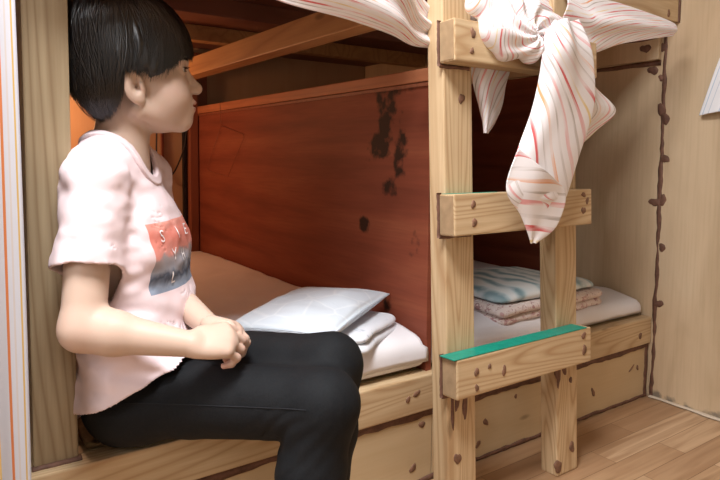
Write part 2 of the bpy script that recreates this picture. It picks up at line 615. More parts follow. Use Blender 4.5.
def floral(name, base, cols, scale, cover=0.5, rough=0.85):
    mt, nt, b = nodes(name, rough, 0.15)
    tc = N(nt, 'ShaderNodeTexCoord')
    n1 = N(nt, 'ShaderNodeTexNoise', in_Scale=scale, in_Detail=3.0, in_Distortion=1.2)
    nt.links.new(tc.outputs['Object'], n1.inputs['Vector'])
    c = base
    for i, (col, s) in enumerate(cols):
        mp = N(nt, 'ShaderNodeMapping'); mp.inputs['Location'].default_value = (i * 3.1, i * 1.7, i * 2.3)
        nt.links.new(tc.outputs['Object'], mp.inputs[0])
        n2 = N(nt, 'ShaderNodeTexNoise', in_Scale=scale * s, in_Detail=2.0, in_Distortion=1.5)
        nt.links.new(mp.outputs[0], n2.inputs['Vector'])
        r = ramp(nt, [(cover, 0.0), (cover + 0.07, 0.85)], n2.outputs[0])
        c = mixc(nt, r.outputs[0], c, col)
    nt.links.new(c, b.inputs['Base Color'])
    bump(nt, b, n1.outputs[0], 0.3, 0.006)
    return mt


M['floral'] = floral('pink flowered quilt', (0.74, 0.64, 0.60), [((0.55, 0.33, 0.32), 1.0), ((0.80, 0.72, 0.70), 1.6), ((0.40, 0.20, 0.20), 2.4)], 22, 0.58)


def teal_mat():
    mt, nt, b = nodes('blue leaf print', 0.85, 0.15)
    tc = N(nt, 'ShaderNodeTexCoord')
    wv = N(nt, 'ShaderNodeTexWave', in_Scale=4.0, in_Distortion=9.0, in_Detail=2.0)
    wv.inputs['Detail Scale'].default_value = 1.2
    nt.links.new(tc.outputs['Object'], wv.inputs['Vector'])
    r = ramp(nt, [(0.0, (0.24, 0.37, 0.42)), (0.3, (0.36, 0.50, 0.54)), (0.55, (0.56, 0.67, 0.70)), (0.85, (0.76, 0.80, 0.80))], wv.outputs[1] if len(wv.outputs) > 1 else wv.outputs[0])
    n = N(nt, 'ShaderNodeTexNoise', in_Scale=14.0, in_Detail=3.0)
    nt.links.new(tc.outputs['Object'], n.inputs['Vector'])
    k = ramp(nt, [(0.45, 0.0), (0.65, 0.8)], n.outputs[0])
    c = mixc(nt, k.outputs[0], r.outputs[0], (0.70, 0.76, 0.78))
    nt.links.new(c, b.inputs['Base Color'])
    return mt


M['teal'] = teal_mat()


def pillow_mat():
    mt, nt, b = nodes('pale blue pillow cotton', 0.85, 0.15)
    tc = N(nt, 'ShaderNodeTexCoord')
    n = N(nt, 'ShaderNodeTexVoronoi', in_Scale=11.0, feature='DISTANCE_TO_EDGE')
    nt.links.new(tc.outputs['Object'], n.inputs['Vector'])
    k = ramp(nt, [(0.0, 0.5), (0.06, 0.0)], n.outputs[0])
    c = mixc(nt, k.outputs[0], (0.62, 0.68, 0.74), (0.78, 0.82, 0.85))
    nt.links.new(c, b.inputs['Base Color'])
    n1 = N(nt, 'ShaderNodeTexNoise', in_Scale=14.0, in_Detail=3.0, in_Distortion=1.0)
    nt.links.new(tc.outputs['Object'], n1.inputs['Vector'])
    bump(nt, b, n1.outputs[0], 0.3, 0.008)
    return mt


M['pillow'] = pillow_mat()
M['quilt'] = floral('white quilt with grey sprigs', (0.72, 0.74, 0.78), [((0.45, 0.50, 0.57), 1.2)], 20, 0.64)


def skin_mat():
    mt, nt, b = nodes('skin', 0.5, 0.3)
    at = N(nt, 'ShaderNodeAttribute', attribute_name='tint')
    c = mixc(nt, at.outputs['Fac'], (0.58, 0.425, 0.335), (0.56, 0.18, 0.16))
    nt.links.new(c, b.inputs['Base Color'])
    b.inputs['Subsurface Weight'].default_value = 0.12
    b.inputs['Subsurface Radius'].default_value = (0.012, 0.005, 0.003)
    b.inputs['Subsurface Scale'].default_value = 0.6
    return mt


M['skin'] = skin_mat()


def shirt_mat():
    """pale pink jersey; the chest print is laid out in UV metres (x across the chest, y up)"""
    mt, nt, b = nodes('pale pink jersey', 0.85, 0.12)
    uv = N(nt, 'ShaderNodeUVMap')
    sx = N(nt, 'ShaderNodeSeparateXYZ'); nt.links.new(uv.outputs[0], sx.inputs[0])
    n = N(nt, 'ShaderNodeTexNoise', in_Scale=28.0, in_Detail=4.0, in_Distortion=0.8)
    nt.links.new(uv.outputs[0], n.inputs['Vector'])

    def rng_mask(sock, lo, hi):
        a = N(nt, 'ShaderNodeMath', operation='GREATER_THAN'); a.inputs[1].default_value = lo; nt.links.new(sock, a.inputs[0])
        c = N(nt, 'ShaderNodeMath', operation='LESS_THAN'); c.inputs[1].default_value = hi; nt.links.new(sock, c.inputs[0])
        r = N(nt, 'ShaderNodeMath', operation='MULTIPLY'); nt.links.new(a.outputs[0], r.inputs[0]); nt.links.new(c.outputs[0], r.inputs[1])
        return r.outputs[0]

    wob = N(nt, 'ShaderNodeMath', operation='MULTIPLY_ADD'); wob.inputs[1].default_value = 0.05
    nt.links.new(n.outputs[0], wob.inputs[0]); nt.links.new(sx.outputs[1], wob.inputs[2])
    mr = N(nt, 'ShaderNodeMapRange'); mr.inputs['From Min'].default_value = PRINT_Z[0]; mr.inputs['From Max'].default_value = PRINT_Z[1] + 0.03
    nt.links.new(wob.outputs[0], mr.inputs[0])
    pic = ramp(nt, [(0.0, (0.17, 0.21, 0.29)), (0.22, (0.30, 0.36, 0.46)), (0.32, (0.10, 0.12, 0.17)), (0.42, (0.34, 0.35, 0.40)), (0.55, (0.42, 0.36, 0.37)), (0.62, (0.72, 0.30, 0.25)), (0.8, (0.68, 0.22, 0.17)), (1.0, (0.78, 0.36, 0.30))], mr.outputs[0])
    mk1 = rng_mask(sx.outputs[0], -0.128, 0.128)
    mk2 = rng_mask(sx.outputs[1], PRINT_Z[0], PRINT_Z[1])
    mkm = N(nt, 'ShaderNodeMath', operation='MULTIPLY'); nt.links.new(mk1, mkm.inputs[0]); nt.links.new(mk2, mkm.inputs[1])
    c = mixc(nt, mkm.outputs[0], (0.80, 0.66, 0.68), pic.outputs[0])
    nt.links.new(c, b.inputs['Base Color'])
    return mt


PRINT_Z = (0.628, 0.765)
M['shirt'] = shirt_mat()
M['letter'] = plain('white print', (0.85, 0.80, 0.80), 0.8, 0.1)
M['trouser'] = plain('black stretch twill', (0.0075, 0.0085, 0.010), 0.75, 0.2, 300, 0.3)
M['hair'] = None


def hair_mat():
    mt, nt, b = nodes('black hair', 0.29, 0.6)
    b.inputs['Base Color'].default_value = (0.0035, 0.0035, 0.004, 1)
    b.inputs['Coat Weight'].default_value = 0.4
    b.inputs['Coat Roughness'].default_value = 0.3
    return mt


M['hair'] = hair_mat()
M['eye'] = plain('eye white', (0.72, 0.68, 0.66), 0.15, 0.5)
M['iris'] = plain('dark iris', (0.012, 0.007, 0.005), 0.1, 0.5)
M['lash'] = plain('dark lash', (0.01, 0.007, 0.006), 0.6, 0.2)
M['towel'] = stripes('white towel with blue threads', [(0.3, 0.08, (0.52, 0.60, 0.70)), (0.7, 0.06, (0.6, 0.64, 0.7))], (0.82, 0.82, 0.84), 0.06, dash=False)

# ------------------------------------------------------------------ the room
XW = 2.196
o = box('floor', (-2.2, -1.9, -0.05), (XW + 0.1, 3.2, 0.0), M['floor'], bev=0); tag(o, kind='structure')
o = box('wall_right', (XW, -1.9, 0.0), (XW + 0.08, 3.2, 2.4), M['wall'], bev=0); tag(o, kind='structure')
o = box('wall_back', (-2.2, 3.06, 0.0), (XW, 3.14, 2.4), M['back'], bev=0); tag(o, kind='structure')
o = box('wall_left', (-2.28, -1.9, 0.0), (-2.2, 3.2, 2.4), M['plaster'], bev=0); tag(o, kind='structure')
o = box('wall_front', (-2.2, -1.98, 0.0), (XW, -1.9, 2.4), M['plaster'], bev=0); tag(o, kind='structure')
o = box('ceiling', (-2.28, -1.98, 2.4), (XW + 0.08, 3.2, 2.46), M['plaster'], bev=0); tag(o, kind='structure')


def wavy_strip(mb, p0, p1, side, nrm, w, h, amp, seed, n=40):
    """brown filler bead from p0 to p1 lying on a surface"""
    r = random.Random(seed)
    p0, p1, side, nrm = Vector(p0), Vector(p1), Vector(side), Vector(nrm)
    vs, fs = [], []
    a, b2 = 0, 0
    for i in range(n + 1):
        t = i / n
        a = 0.6 * a + r.uniform(-amp, amp)
        b2 = 0.6 * b2 + r.uniform(-amp, amp)
        c = p0.lerp(p1, t)
        for (s, hh) in ((-w / 2 + a, -0.001), (-w / 2 + a, h * 0.6), (0, h), (w / 2 + b2, h * 0.6), (w / 2 + b2, -0.001)):
            vs.append(c + side * s + nrm * hh)
    for i in range(n):
        for k in range(4):
            fs.append((i * 5 + k, i * 5 + k + 1, (i + 1) * 5 + k + 1, (i + 1) * 5 + k))
    fs.append((0, 1, 2, 3, 4)); q = n * 5
    fs.append((q + 4, q + 3, q + 2, q + 1, q))
    mb.add(vs, fs)


# filler seam running up the wall where the bed meets it, with its dabs over the nail holes
mb = MB()
wavy_strip(mb, (XW, 1.225, 0.0), (XW, 1.225, 1.36), (0, 1, 0), (-1, 0, 0), 0.012, 0.0025, 0.0030, 5, 70)
for i, (y, z, a, c) in enumerate(((1.232, 1.075, .018, .020), (1.214, 1.04, .012, .024), (1.238, 1.19, .010, .012), (1.210, 0.895, .014, .016), (1.244, 0.735, .020, .016), (1.212, 0.745, .012, .020), (1.208, 0.57, .014, .014), (1.213, 0.36, .018, .014), (1.236, 1.30, .010, .018))):
    mb.blob((XW, y, z), (0, 1, 0), (0, 0, 1), (-1, 0, 0), a, c, 0.004, i)
o = mb.build('trim_1', M['caulk'], smooth=True); tag(o, kind='structure')
mb = MB()
wavy_strip(mb, (XW - 0.002, 0.0, 0.004), (XW - 0.002, 1.23, 0.004), (1, 0, 0), (0, 0, 1), 0.02, 0.004, 0.003, 9, 60)
o = mb.build('trim_2', plain('pale floor sealant', (0.62, 0.52, 0.40), 0.6), smooth=True); tag(o, kind='structure')

# ------------------------------------------------------------------ the bunk bed
RY = 1.235          # front of the lower rail
bed = empty('bunk_bed', (1.17, RY, 0.0), 'built-in pine bunk bed with two lower berths split by a red stained panel', 'bunk bed')
box('lower_rail', (-0.9, RY, 0.207), (XW - 0.002, RY + 0.052, 0.305), M['pine_x'], bed, 0.004)
for x0, x1 in ((-0.9, 1.116), (1.119, XW - 0.002)):
    kp = box('kick_panel', (x0, RY + 0.012, 0.0), (x1, RY + 0.03, 0.207), M['ply'], bed, 0.001)
mbc = MB()
wavy_strip(mbc, (0.2, RY + 0.012, 0.198), (XW - 0.005, RY + 0.012, 0.198), (0, 0, 1), (0, -1, 0), 0.022, 0.004, 0.003, 11, 90)
wavy_strip(mbc, (0.2, RY + 0.010, 0.008), (XW - 0.005, RY + 0.010, 0.006), (0, 0, 1), (0, -1, 0), 0.010, 0.003, 0.003, 12, 90)
wavy_strip(mbc, (XW - 0.012, RY + 0.012, 0.0), (XW - 0.012, RY + 0.012, 0.2), (1, 0, 0), (0, -1, 0), 0.018, 0.004, 0.002, 13, 20)
mbc.build('filler_seam', M['caulk'], bed, smooth=True)
for i, (x, z, a, c) in enumerate(((1.05, 0.262, .013, .007), (1.02, 0.252, .009, .007), (2.12, 0.245, .010, .012), (0.86, 0.27, .006, .005))):
    MB().blob((x, RY, z), Vector((0.8, 0, 0.6)), Vector((-0.6, 0, 0.8)), (0, -1, 0), a, c, 0.0025, 30 + i).build('filler_dab', M['knotfill'], bed, smooth=True)
for i, (x, z, a, c) in enumerate(((1.08, 0.165, .010, .010), (1.62, 0.09, .016, .008), (1.72, 0.10, .018, .007), (1.33, 0.11, .009, .012), (1.46, 0.16, .007, .006), (2.13, 0.12, .006, .012), (1.86, 0.085, .008, .018), (1.30, 0.05, .012, .008), (2.09, 0.125, .022, .003), (1.05, 0.05, .012, .01))):
    MB().blob((x, RY + 0.012, z), Vector((0.8, 0, 0.6)), Vector((-0.6, 0, 0.8)), (0, -1, 0), a, c, 0.0025, 50 + i).build('filler_dab', M['knotfill'], bed, smooth=True)

# front left post standing on the rail
pz = box('post', (0.139, 1.265, 0.305), (0.217, 1.345, 2.3), M['pine_z2'], bed, 0.004)
mbc = MB(); wavy_strip(mbc, (0.135, 1.263, 0.307), (0.222, 1.263, 0.307), (0, 1, 0.15), (0, -0.15, 1), 0.016, 0.004, 0.001, 15, 16)
mbc.build('filler_seam', M['caulk'], bed, smooth=True)

# red divider panel, its cap and corner posts
box('divider_panel', (1.105, 1.262, 0.02), (1.123, 3.03, 1.098), M['redply'], bed, 0.001)
box('divider_panel', (0.150, 1.352, 0.02), (0.168, 3.03, 1.098), M['redply'], bed, 0.001)
box('panel_cap', (1.097, 1.25, 1.100), (1.132, 3.03, 1.135), M['red_trim'], bed, 0.003)
box('panel_stop', (1.100, 1.262, 1.088), (1.1055, 3.03, 1.0985), M['red_post'], bed, 0.001)
box('rear_post', (1.058, 3.00, 0.02), (1.100, 3.058, 1.40), M['red_post'], bed, 0.003)
box('rear_post', (1.104, 3.032, 0.02), (1.16, 3.058, 1.40), M['red_post'], bed, 0.003)
box('rear_batten', (1.035, 3.036, 0.40), (1.052, 3.058, 1.40), M['cable'], bed, 0.002)
box('rear_batten', (0.928, 3.04, 0.40), (0.940, 3.058, 1.40), M['red_post'], bed, 0.002)
# upper berth
box('upper_rail', (-0.9, 1.178, 1.378), (XW - 0.012, 1.226, 1.62), M['pine_x'], bed, 0.004)
mbc = MB(); wavy_strip(mbc, (XW - 0.006, 1.178, 1.38), (XW - 0.006, 1.178, 1.6), (1, 0, 0), (0, -1, 0), 0.012, 0.003, 0.001, 18, 20)
mbc.build('filler_seam', M['caulk'], bed, smooth=True)
MB().blob((2.12, 1.178, 1.40), (1, 0, 0), (0, 0, 1), (0, -1, 0), 0.009, 0.012, 0.0025, 77).build('filler_dab', M['knotfill'], bed, smooth=True)
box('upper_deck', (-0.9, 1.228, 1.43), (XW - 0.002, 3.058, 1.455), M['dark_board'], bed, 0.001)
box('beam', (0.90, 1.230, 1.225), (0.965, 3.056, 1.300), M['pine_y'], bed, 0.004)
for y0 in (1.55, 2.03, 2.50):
    box('joist', (-0.9, y0, 1.368), (XW - 0.04, y0 + 0.06, 1.43), M['dark_board'] if y0 < 2.4 else M['pine_y'], bed, 0.003)  # rear joist coloured as lit by the warm lamp, nearer ones as shaded
# ledgers along the right wall under the upper berth
box('ledger', (XW - 0.045, 1.24, 1.345), (XW - 0.002, 3.05, 1.43), M['wall'], bed, 0.003)
box('ledger', (XW - 0.022, 1.24, 1.255), (XW - 0.002, 3.05, 1.335), M['wall'], bed, 0.003)
mbc = MB()
wavy_strip(mbc, (XW - 0.002, 1.24, 1.245), (XW - 0.002, 3.0, 1.245), (0, 0, 1), (-1, 0, 0), 0.016, 0.004, 0.002, 21, 50)
wavy_strip(mbc, (XW - 0.022, 1.24, 1.338), (XW - 0.022, 3.0, 1.338), (0, 0, 1), (-1, 0, 0), 0.018, 0.004, 0.003, 22, 50)
mbc.build('filler_seam', M['caulk'], bed, smooth=True)
for i, (y, z) in enumerate(((1.29, 1.30), (1.27, 1.22), (1.35, 1.375))):
    xx = {1.30: XW - 0.022, 1.22: XW, 1.375: XW - 0.045}[z]
    MB().blob((xx, y, z), (0, 1, 0), (0, 0, 1), (-1, 0, 0), 0.02, 0.016, 0.003, 90 + i).build('filler_dab', M['caulk'], bed, smooth=True)
# red stained board lining the deep end of the right berth
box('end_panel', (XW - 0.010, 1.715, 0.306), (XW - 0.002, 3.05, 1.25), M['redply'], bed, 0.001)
# slats carrying the mattresses
box('bed_board', (-0.9, RY + 0.054, 0.27), (1.103, 3.03, 0.304), M['ply'], bed, 0.001)
box('bed_board', (1.125, RY + 0.054, 0.27), (XW - 0.004, 3.03, 0.304), M['ply'], bed, 0.001)

# ------------------------------------------------------------------ the ladder (leans back a little)
lad = empty('ladder', (1.0, 1.053, 0.0), 'pine bunk ladder of two posts and three wide rungs in front of the red panel', 'ladder')
LR = math.radians(-2.5)


def lw(lo, hi, off=(0, 0, 0)):
    return tuple(lo), tuple(hi)


def lbuild(mb, name, mat, parent=None, smooth=False, **k):
    parent = parent or lad
    org = Vector((1.0, 1.053, 0.0))
    v = np.array(mb.v) - np.array(org)
    return mk(name, v, mb.f, mat, parent, smooth, local=True, **k)


for x0, x1 in ((1.004, 1.098), (1.416, 1.508)):
    lbuild(MB().box((x0, 1.053, 0.001), (x1, 1.109, 2.05), 0.004), 'post', M['pine_z'])
RUNGS = ((0.328, 0.424), (0.712, 0.810), (1.118, 1.216))
rungs = []
for i, (z0, z1) in enumerate(RUNGS):
    xl, xr = ((0.987, 1.500), (0.985, 1.505), (0.992, 1.532))[i]
    rungs.append(lbuild(MB().box((xl, 1.000, z0), (xr, 1.052, z1), 0.004), 'rung', M['pine_x2']))
    lbuild(MB().box((xl - 0.0012, 1.004, z0 + 0.004), (xl + 0.0005, 1.049, z1 - 0.004), 0), 'end_grain', M['end'], rungs[-1])
    f = MB()
    wavy_strip(f, (xl + 0.0, 1.0535, z0 - 0.006), (xl + 0.0, 1.0535, z1 + 0.003), (1, 0, 0), (0, -1, 0), 0.012, 0.002, 0.001, 40 + i, 16)
    wavy_strip(f, (xl, 1.0535, z0 - 0.004), (1.09, 1.0535, z0 - 0.004), (0, 0, 1), (0, -1, 0), 0.010, 0.002, 0.001, 45 + i, 16)
    lbuild(f, 'filler_seam', M['caulk'], rungs[-1], True)
DABS = {0: ((1.05, .385, .007, .011), (1.05, .347, .007, .008), (1.094, .39, .005, .007), (1.145, .370, .007, .013), (1.465, .405, .010, .009), (1.468, .365, .010, .013)),
        1: ((1.045, .785, .008, .009), (1.048, .742, .009, .009), (1.468, .795, .009, .007), (1.484, .778, .006, .010), (1.467, .752, .009, .010)),
        2: ((1.050, 1.186, .008, .012), (1.046, 1.144, .006, .008), (1.47, 1.165, .009, .009))}
for i, ds in DABS.items():
    for j, (x, z, a, c) in enumerate(ds):
        lbuild(MB().blob((x, 1.0, z), (1, 0, 0), (0, 0, 1), (0, -1, 0), a, c, 0.0025, 100 + 10 * i + j), 'filler_dab', M['knotfill'], rungs[i], True)
PD = ((1.062, 1.04, .010, .012, 0), (1.035, 0.30, .007, .022, 0), (1.02, 0.285, .006, .045, 0), (1.062, 0.285, .008, .035, 0), (1.035, 0.16, .012, .014, 0), (1.415, 0.30, .007, .020, 1), (1.425, 0.29, .008, .035, 1), (1.45, 0.30, .009, .016, 1), (1.478, 0.265, .006, .010, 1), (1.42, 0.03, .016, .018, 1), (1.482, 0.07, .010, .018, 1))
for j, (x, z, a, c, q) in enumerate(PD):
    lbuild(MB().blob((x, 1.053, z), (1, 0, 0), (0, 0, 1), (0, -1, 0), a, c, 0.0025, 200 + j), 'filler_dab', M['knotfill'] if z < 0.2 or z > 1 else M['caulk'], lad, True)
t = lbuild(MB().box((0.978, 1.0, 0.4235), (1.480, 1.050, 0.4265), 0.001), 'tape', M['tape'], rungs[0]); t['label'] = 'bright green grip tape on the lowest rung'
t = lbuild(MB().box((0.99, 1.030, 0.8095), (1.16, 1.050, 0.8110), 0.0005), 'tape', M['tape'], rungs[1])
lad.rotation_euler = (LR, 0, 0)

# ------------------------------------------------------------------ person: joints
AP = A
HY = math.radians(-13)
TY = math.radians(-33)
HO = A(0.363, 1.33, 1.028)


def frame(yaw):
    return A(math.cos(yaw), math.sin(yaw), 0), A(-math.sin(yaw), math.cos(yaw), 0)


hf, hl = frame(HY)
tf, tl = frame(TY)


def to_head(p):
    q = p - HO
    return np.stack([q @ hf, q @ hl, q[:, 2]], -1)


TO = A(0.330, 1.338, 0.0)


def to_tor(p):
    q = p - TO
    return np.stack([q @ tf, q @ tl, q[:, 2]], -1)


SHR = TO + tf * -0.005 + tl * -0.152 + A(0, 0, 0.848)
SHL = TO + tf * -0.005 + tl * 0.152 + A(0, 0, 0.848)
ELR = A(0.209, 1.150, 0.592)
ELL = A(0.425, 1.445, 0.60)
WRR = A(0.368, 1.052, 0.562)
WRL = A(0.452, 1.165, 0.562)
HIPR = A(0.326, 1.285, 0.400)
HIPL = A(0.430, 1.385, 0.415)
KNR = A(0.565, 0.920, 0.452)
KNL = A(0.630, 1.005, 0.488)
ANR = A(0.500, 0.945, 0.085)
ANL = A(0.610, 1.020, 0.085)


def sq(p, a, b, ra, rb, s, tor=True):
    """capsule in the torso frame, widened sideways by 1/s"""
    q = p * A(1, s, 1)
    return rc(q, A(*a) * A(1, s, 1), A(*b) * A(1, s, 1), ra, rb)


def d_torso(p):
    q = to_tor(p)
    d = sq(q, (0.045, 0, 0.41), (0.022, 0, 0.56), 0.096, 0.080, 0.66)
    d = smin(d, sq(q, (0.022, 0, 0.56), (0.0, 0, 0.74), 0.082, 0.086, 0.63), 0.05)
    d = smin(d, sq(q, (0.0, 0, 0.72), (-0.010, 0, 0.82), 0.085, 0.060, 0.55), 0.04)
    qa = q.copy(); qa[:, 1] = np.abs(qa[:, 1])
    d = smin(d, rc(qa, (-0.024, 0.03, 0.888), (-0.005, 0.150, 0.852), 0.046, 0.040), 0.05)
    d = smin(d, sph(qa, (0.046, 0.07, 0.70), 0.044), 0.05)
    return d


def d_neck(p):
    a = HO + hf * -0.030 + A(0, 0, -0.03)
    b = TO + tf * -0.008 + A(0, 0, 0.885)
    d = rc(p, a, b, 0.053, 0.056)
    return d


def d_head(p):
    q = to_head(p)
    qa = q.copy(); qa[:, 1] = np.abs(qa[:, 1])
    d = ell(q, (-0.015, 0, 0.060), (0.103, 0.078, 0.088))
    d = smin(d, ell(q, (0.035, 0, 0.0), (0.063, 0.060, 0.085)), 0.03)
    d = smin(d, rc(qa, (-0.004, 0.050, -0.040), (0.078, 0.014, -0.063), 0.022, 0.016), 0.025)
    d = smin(d, sph(q, (0.0865, 0, -0.059), 0.0175), 0.02)
    d = smin(d, sph(qa, (0.058, 0.033, -0.010), 0.0325), 0.035)
    d = smin(d, ell(q, (0.075, 0, -0.028), (0.032, 0.030, 0.032)), 0.02)
    # brow ridge, sockets, lids
    d = smin(d, rc(qa, (0.088, 0.012, 0.066), (0.074, 0.045, 0.064), 0.010, 0.009), 0.015)
    d = smax(d, -sph(qa, (0.103, 0.031, 0.047), 0.014), 0.014)
    lid = sph(qa, (0.0755, 0.0315, 0.0475), 0.0150)
    slit = ell(qa, (0.091, 0.0330, 0.0475), (0.014, 0.0160, 0.0056))
    d = smin(d, lid, 0.006)
    d = smax(d, -slit, 0.002)
    # nose
    d = smin(d, rc(q, (0.0905, 0, 0.046), (0.1135, 0, 0.0135), 0.0075, 0.0115), 0.012)
    d = smin(d, sph(q, (0.1150, 0, 0.0115), 0.0115), 0.006)
    d = smin(d, ell(qa, (0.1045, 0.0115, 0.0075), (0.011, 0.0065, 0.0075)), 0.006)
    d = smax(d, -ell(qa, (0.110, 0.0065, 0.0005), (0.0055, 0.0030, 0.004)), 0.002)
    # lips
    up = ell(q, (0.1005, 0, -0.0180), (0.0140, 0.021, 0.0068))
    lo = ell(q, (0.0995, 0, -0.0325), (0.0135, 0.018, 0.0072))
    d = smin(d, up, 0.006)
    d = smin(d, lo, 0.006)
    d = smax(d, -ell(q, (0.112, 0, -0.0252), (0.012, 0.022, 0.0016)), 0.002)
    # ears
    th = 0.28
    e = qa - A(-0.014, 0.083, 0.004)
    ex = e[:, 0] * math.cos(th) + e[:, 2] * math.sin(th) * 0.4
    er = np.stack([ex, e[:, 1] + 0.45 * e[:, 0], e[:, 2]], -1)
    ear = ell(er, (0, 0, 0), (0.0205, 0.0085, 0.033))
    ear = smin(ear, ell(er, (0.006, -0.002, -0.026), (0.011, 0.007, 0.010)), 0.008)
    ear = smax(ear, -ell(er, (0.003, 0.0105, 0.003), (0.0130, 0.0115, 0.0220)), 0.003)
    ear = smax(ear, -ell(er, (0.005, 0.004, -0.001), (0.0075, 0.011, 0.0095)), 0.002)
    ear = smin(ear, rc(er, (0.014, 0.003, -0.004), (0.012, 0.004, 0.004), 0.004, 0.0035), 0.004)
    ear = smin(ear, rc(er, (-0.009, 0.002, -0.010), (-0.006, 0.002, 0.016), 0.0035, 0.0032), 0.003)
    d = smin(d, ear, 0.005)
    return d


def chain(p, pts, rs, k=0.004):
    d = None
    for i in range(len(pts) - 1):
        e = rc(p, pts[i], pts[i + 1], rs[i], rs[i + 1])
        d = e if d is None else smin(d, e, k)
    return d


def norm(v):
    return v / np.linalg.norm(v)


def hand_joints(wr, fdir, back, sidev, curl, spread=0.0195, L=1.0, thumb_to=None):
    """sidev points to the thumb side; fingers flex away from 'back' by the angles in curl"""
    f, b, s = norm(fdir), norm(back), norm(sidev)
    out = []
    lens = ((0.040, 0.024, 0.019), (0.044, 0.028, 0.020), (0.041, 0.026, 0.019), (0.033, 0.020, 0.017))
    palm = (0.080, 0.083, 0.079, 0.073)
    for i in range(4):
        o = (1.5 - i) * spread
        mcp = wr + f * palm[i] * L + s * o + b * (0.006 - 0.002 * abs(i - 1.2))
        ang = 0
        pts = [mcp]
        for j in range(3):
            ang += curl[i][j]
            dr = f * math.cos(ang) - b * math.sin(ang) + s * 0.05 * (1.5 - i)
            pts.append(pts[-1] + norm(dr) * lens[i][j] * L)
        out.append(pts)
    t0 = wr + f * 0.022 + s * 0.022 - b * 0.006
    t1 = wr + f * 0.056 + s * 0.040 - b * 0.014
    if thumb_to is None:
        t2 = t1 + norm(f * 0.8 + s * 0.1 - b * 0.5) * 0.032
        t3 = t2 + norm(f * 0.8 - s * 0.2 - b * 0.5) * 0.026
    else:
        t3 = A(*thumb_to)
        mid = (t1 + t3) / 2 + s * 0.008 + b * 0.004
        t2 = mid
    return out, [t0, t1, t2, t3]


def d_hand(p, wr, fdir, back, sidev, J, T):
    f, b, s = norm(fdir), norm(back), norm(sidev)
    q = p - wr
    loc = np.stack([q @ f, q @ s, q @ b], -1)
    d = ell(loc, (0.040, 0.0, 0.0), (0.046, 0.032, 0.0160))
    for i, pts in enumerate(J):
        d = smin(d, rc(p, wr + f * 0.012 + s * (1.5 - i) * 0.010, pts[0], 0.0125, 0.0100), 0.012)
    d = smin(d, rc(p, T[0], T[1], 0.0155, 0.0120), 0.012)
    fr = ((0.0096, 0.0088, 0.0079, 0.0066), (0.0098, 0.0090, 0.0080, 0.0067), (0.0095, 0.0086, 0.0077, 0.0064), (0.0085, 0.0076, 0.0069, 0.0058))
    for i, pts in enumerate(J):
        d = smin(d, chain(p, pts, fr[i]), 0.003)
    d = smin(d, chain(p, T[1:], (0.0115, 0.0100, 0.0078)), 0.004)
    return d


# near (right) hand rests on the thigh, closed over the far hand's fingers
RF = norm(A(0.97, -0.16, -0.02))
RS = A(0.05, 0.80, 0.60); RS = norm(RS - RF * (RS @ RF))
RB = norm(np.cross(RS, RF)); RB = RB if RB[2] > 0 else -RB
LF = norm(A(0.50, -0.85, -0.08))
LS = A(-0.72, -0.42, 0.55); LS = norm(LS - LF * (LS @ LF))
LB = norm(np.cross(LS, LF)); LB = LB if LB[2] > 0 else -LB
cr = [(0.6, 1.2, 0.8), (0.65, 1.3, 0.8), (0.7, 1.3, 0.8), (0.75, 1.3, 0.9)]
cl = [(0.45, 1.05, 0.6), (0.5, 1.05, 0.6), (0.55, 1.05, 0.6), (0.6, 1.05, 0.6)]
WLH = A(0.440, 1.160, 0.562)
RJ, RT = hand_joints(WRR, RF, RB, RS, cr, L=0.82, spread=0.0175)
LJ, LT = hand_joints(WLH, LF, LB, LS, cl, L=0.82, spread=0.0175)


def d_arm(p, sh, el, wr):
    d = rc(p, sh, el, 0.041, 0.0375)
    mid = el + (wr - el) * 0.28
    d = smin(d, rc(p, el, mid, 0.038, 0.0365), 0.02)
    d = smin(d, rc(p, mid, wr, 0.0365, 0.0225), 0.02)
    return d


def d_leg(p, hip, kn, an, toe):
    d = rc(p, hip, kn, 0.072, 0.046)
    calf = kn + (an - kn) * 0.33
    d = smin(d, rc(p, kn, calf, 0.046, 0.047), 0.02)
    d = smin(d, rc(p, calf, an, 0.047, 0.033), 0.02)
    d = smin(d, rc(p, an + A(0, 0, -0.045), an + toe * 0.13 + A(0, 0, -0.058), 0.036, 0.024), 0.02)
    s = norm(np.cross(A(0, 0, 1), toe))
    for i in range(5):
        b0 = an + toe * (0.135 - 0.006 * abs(i - 1.5)) + s * (i - 2) * 0.017 + A(0, 0, -0.068)
        d = smin(d, rc(p, b0, b0 + toe * (0.034 - 0.003 * i), 0.0105, 0.009), 0.004)
    return d


TOE_R, TOE_L = norm(A(0.62, -0.78, 0)), norm(A(0.66, -0.75, 0))


def d_body(p):
    d = smin(d_torso(p) + 0.002, d_neck(p), 0.035)
    d = smin(d, d_head(p), 0.012)
    d = smin(d, d_arm(p, SHR, ELR, WRR), 0.02)
    d = smin(d, d_arm(p, SHL, ELL, WLH), 0.02)
    d = smin(d, d_hand(p, WRR, RF, RB, RS, RJ, RT), 0.010)
    d2 = d_hand(p, WLH, LF, LB, LS, LJ, LT)
    d = smin(d, d2, 0.0015)
    d = smin(d, d_leg(p, HIPR, KNR, ANR, TOE_R), 0.03)
    d = smin(d, d_leg(p, HIPL, KNL, ANL, TOE_L), 0.03)
    return d


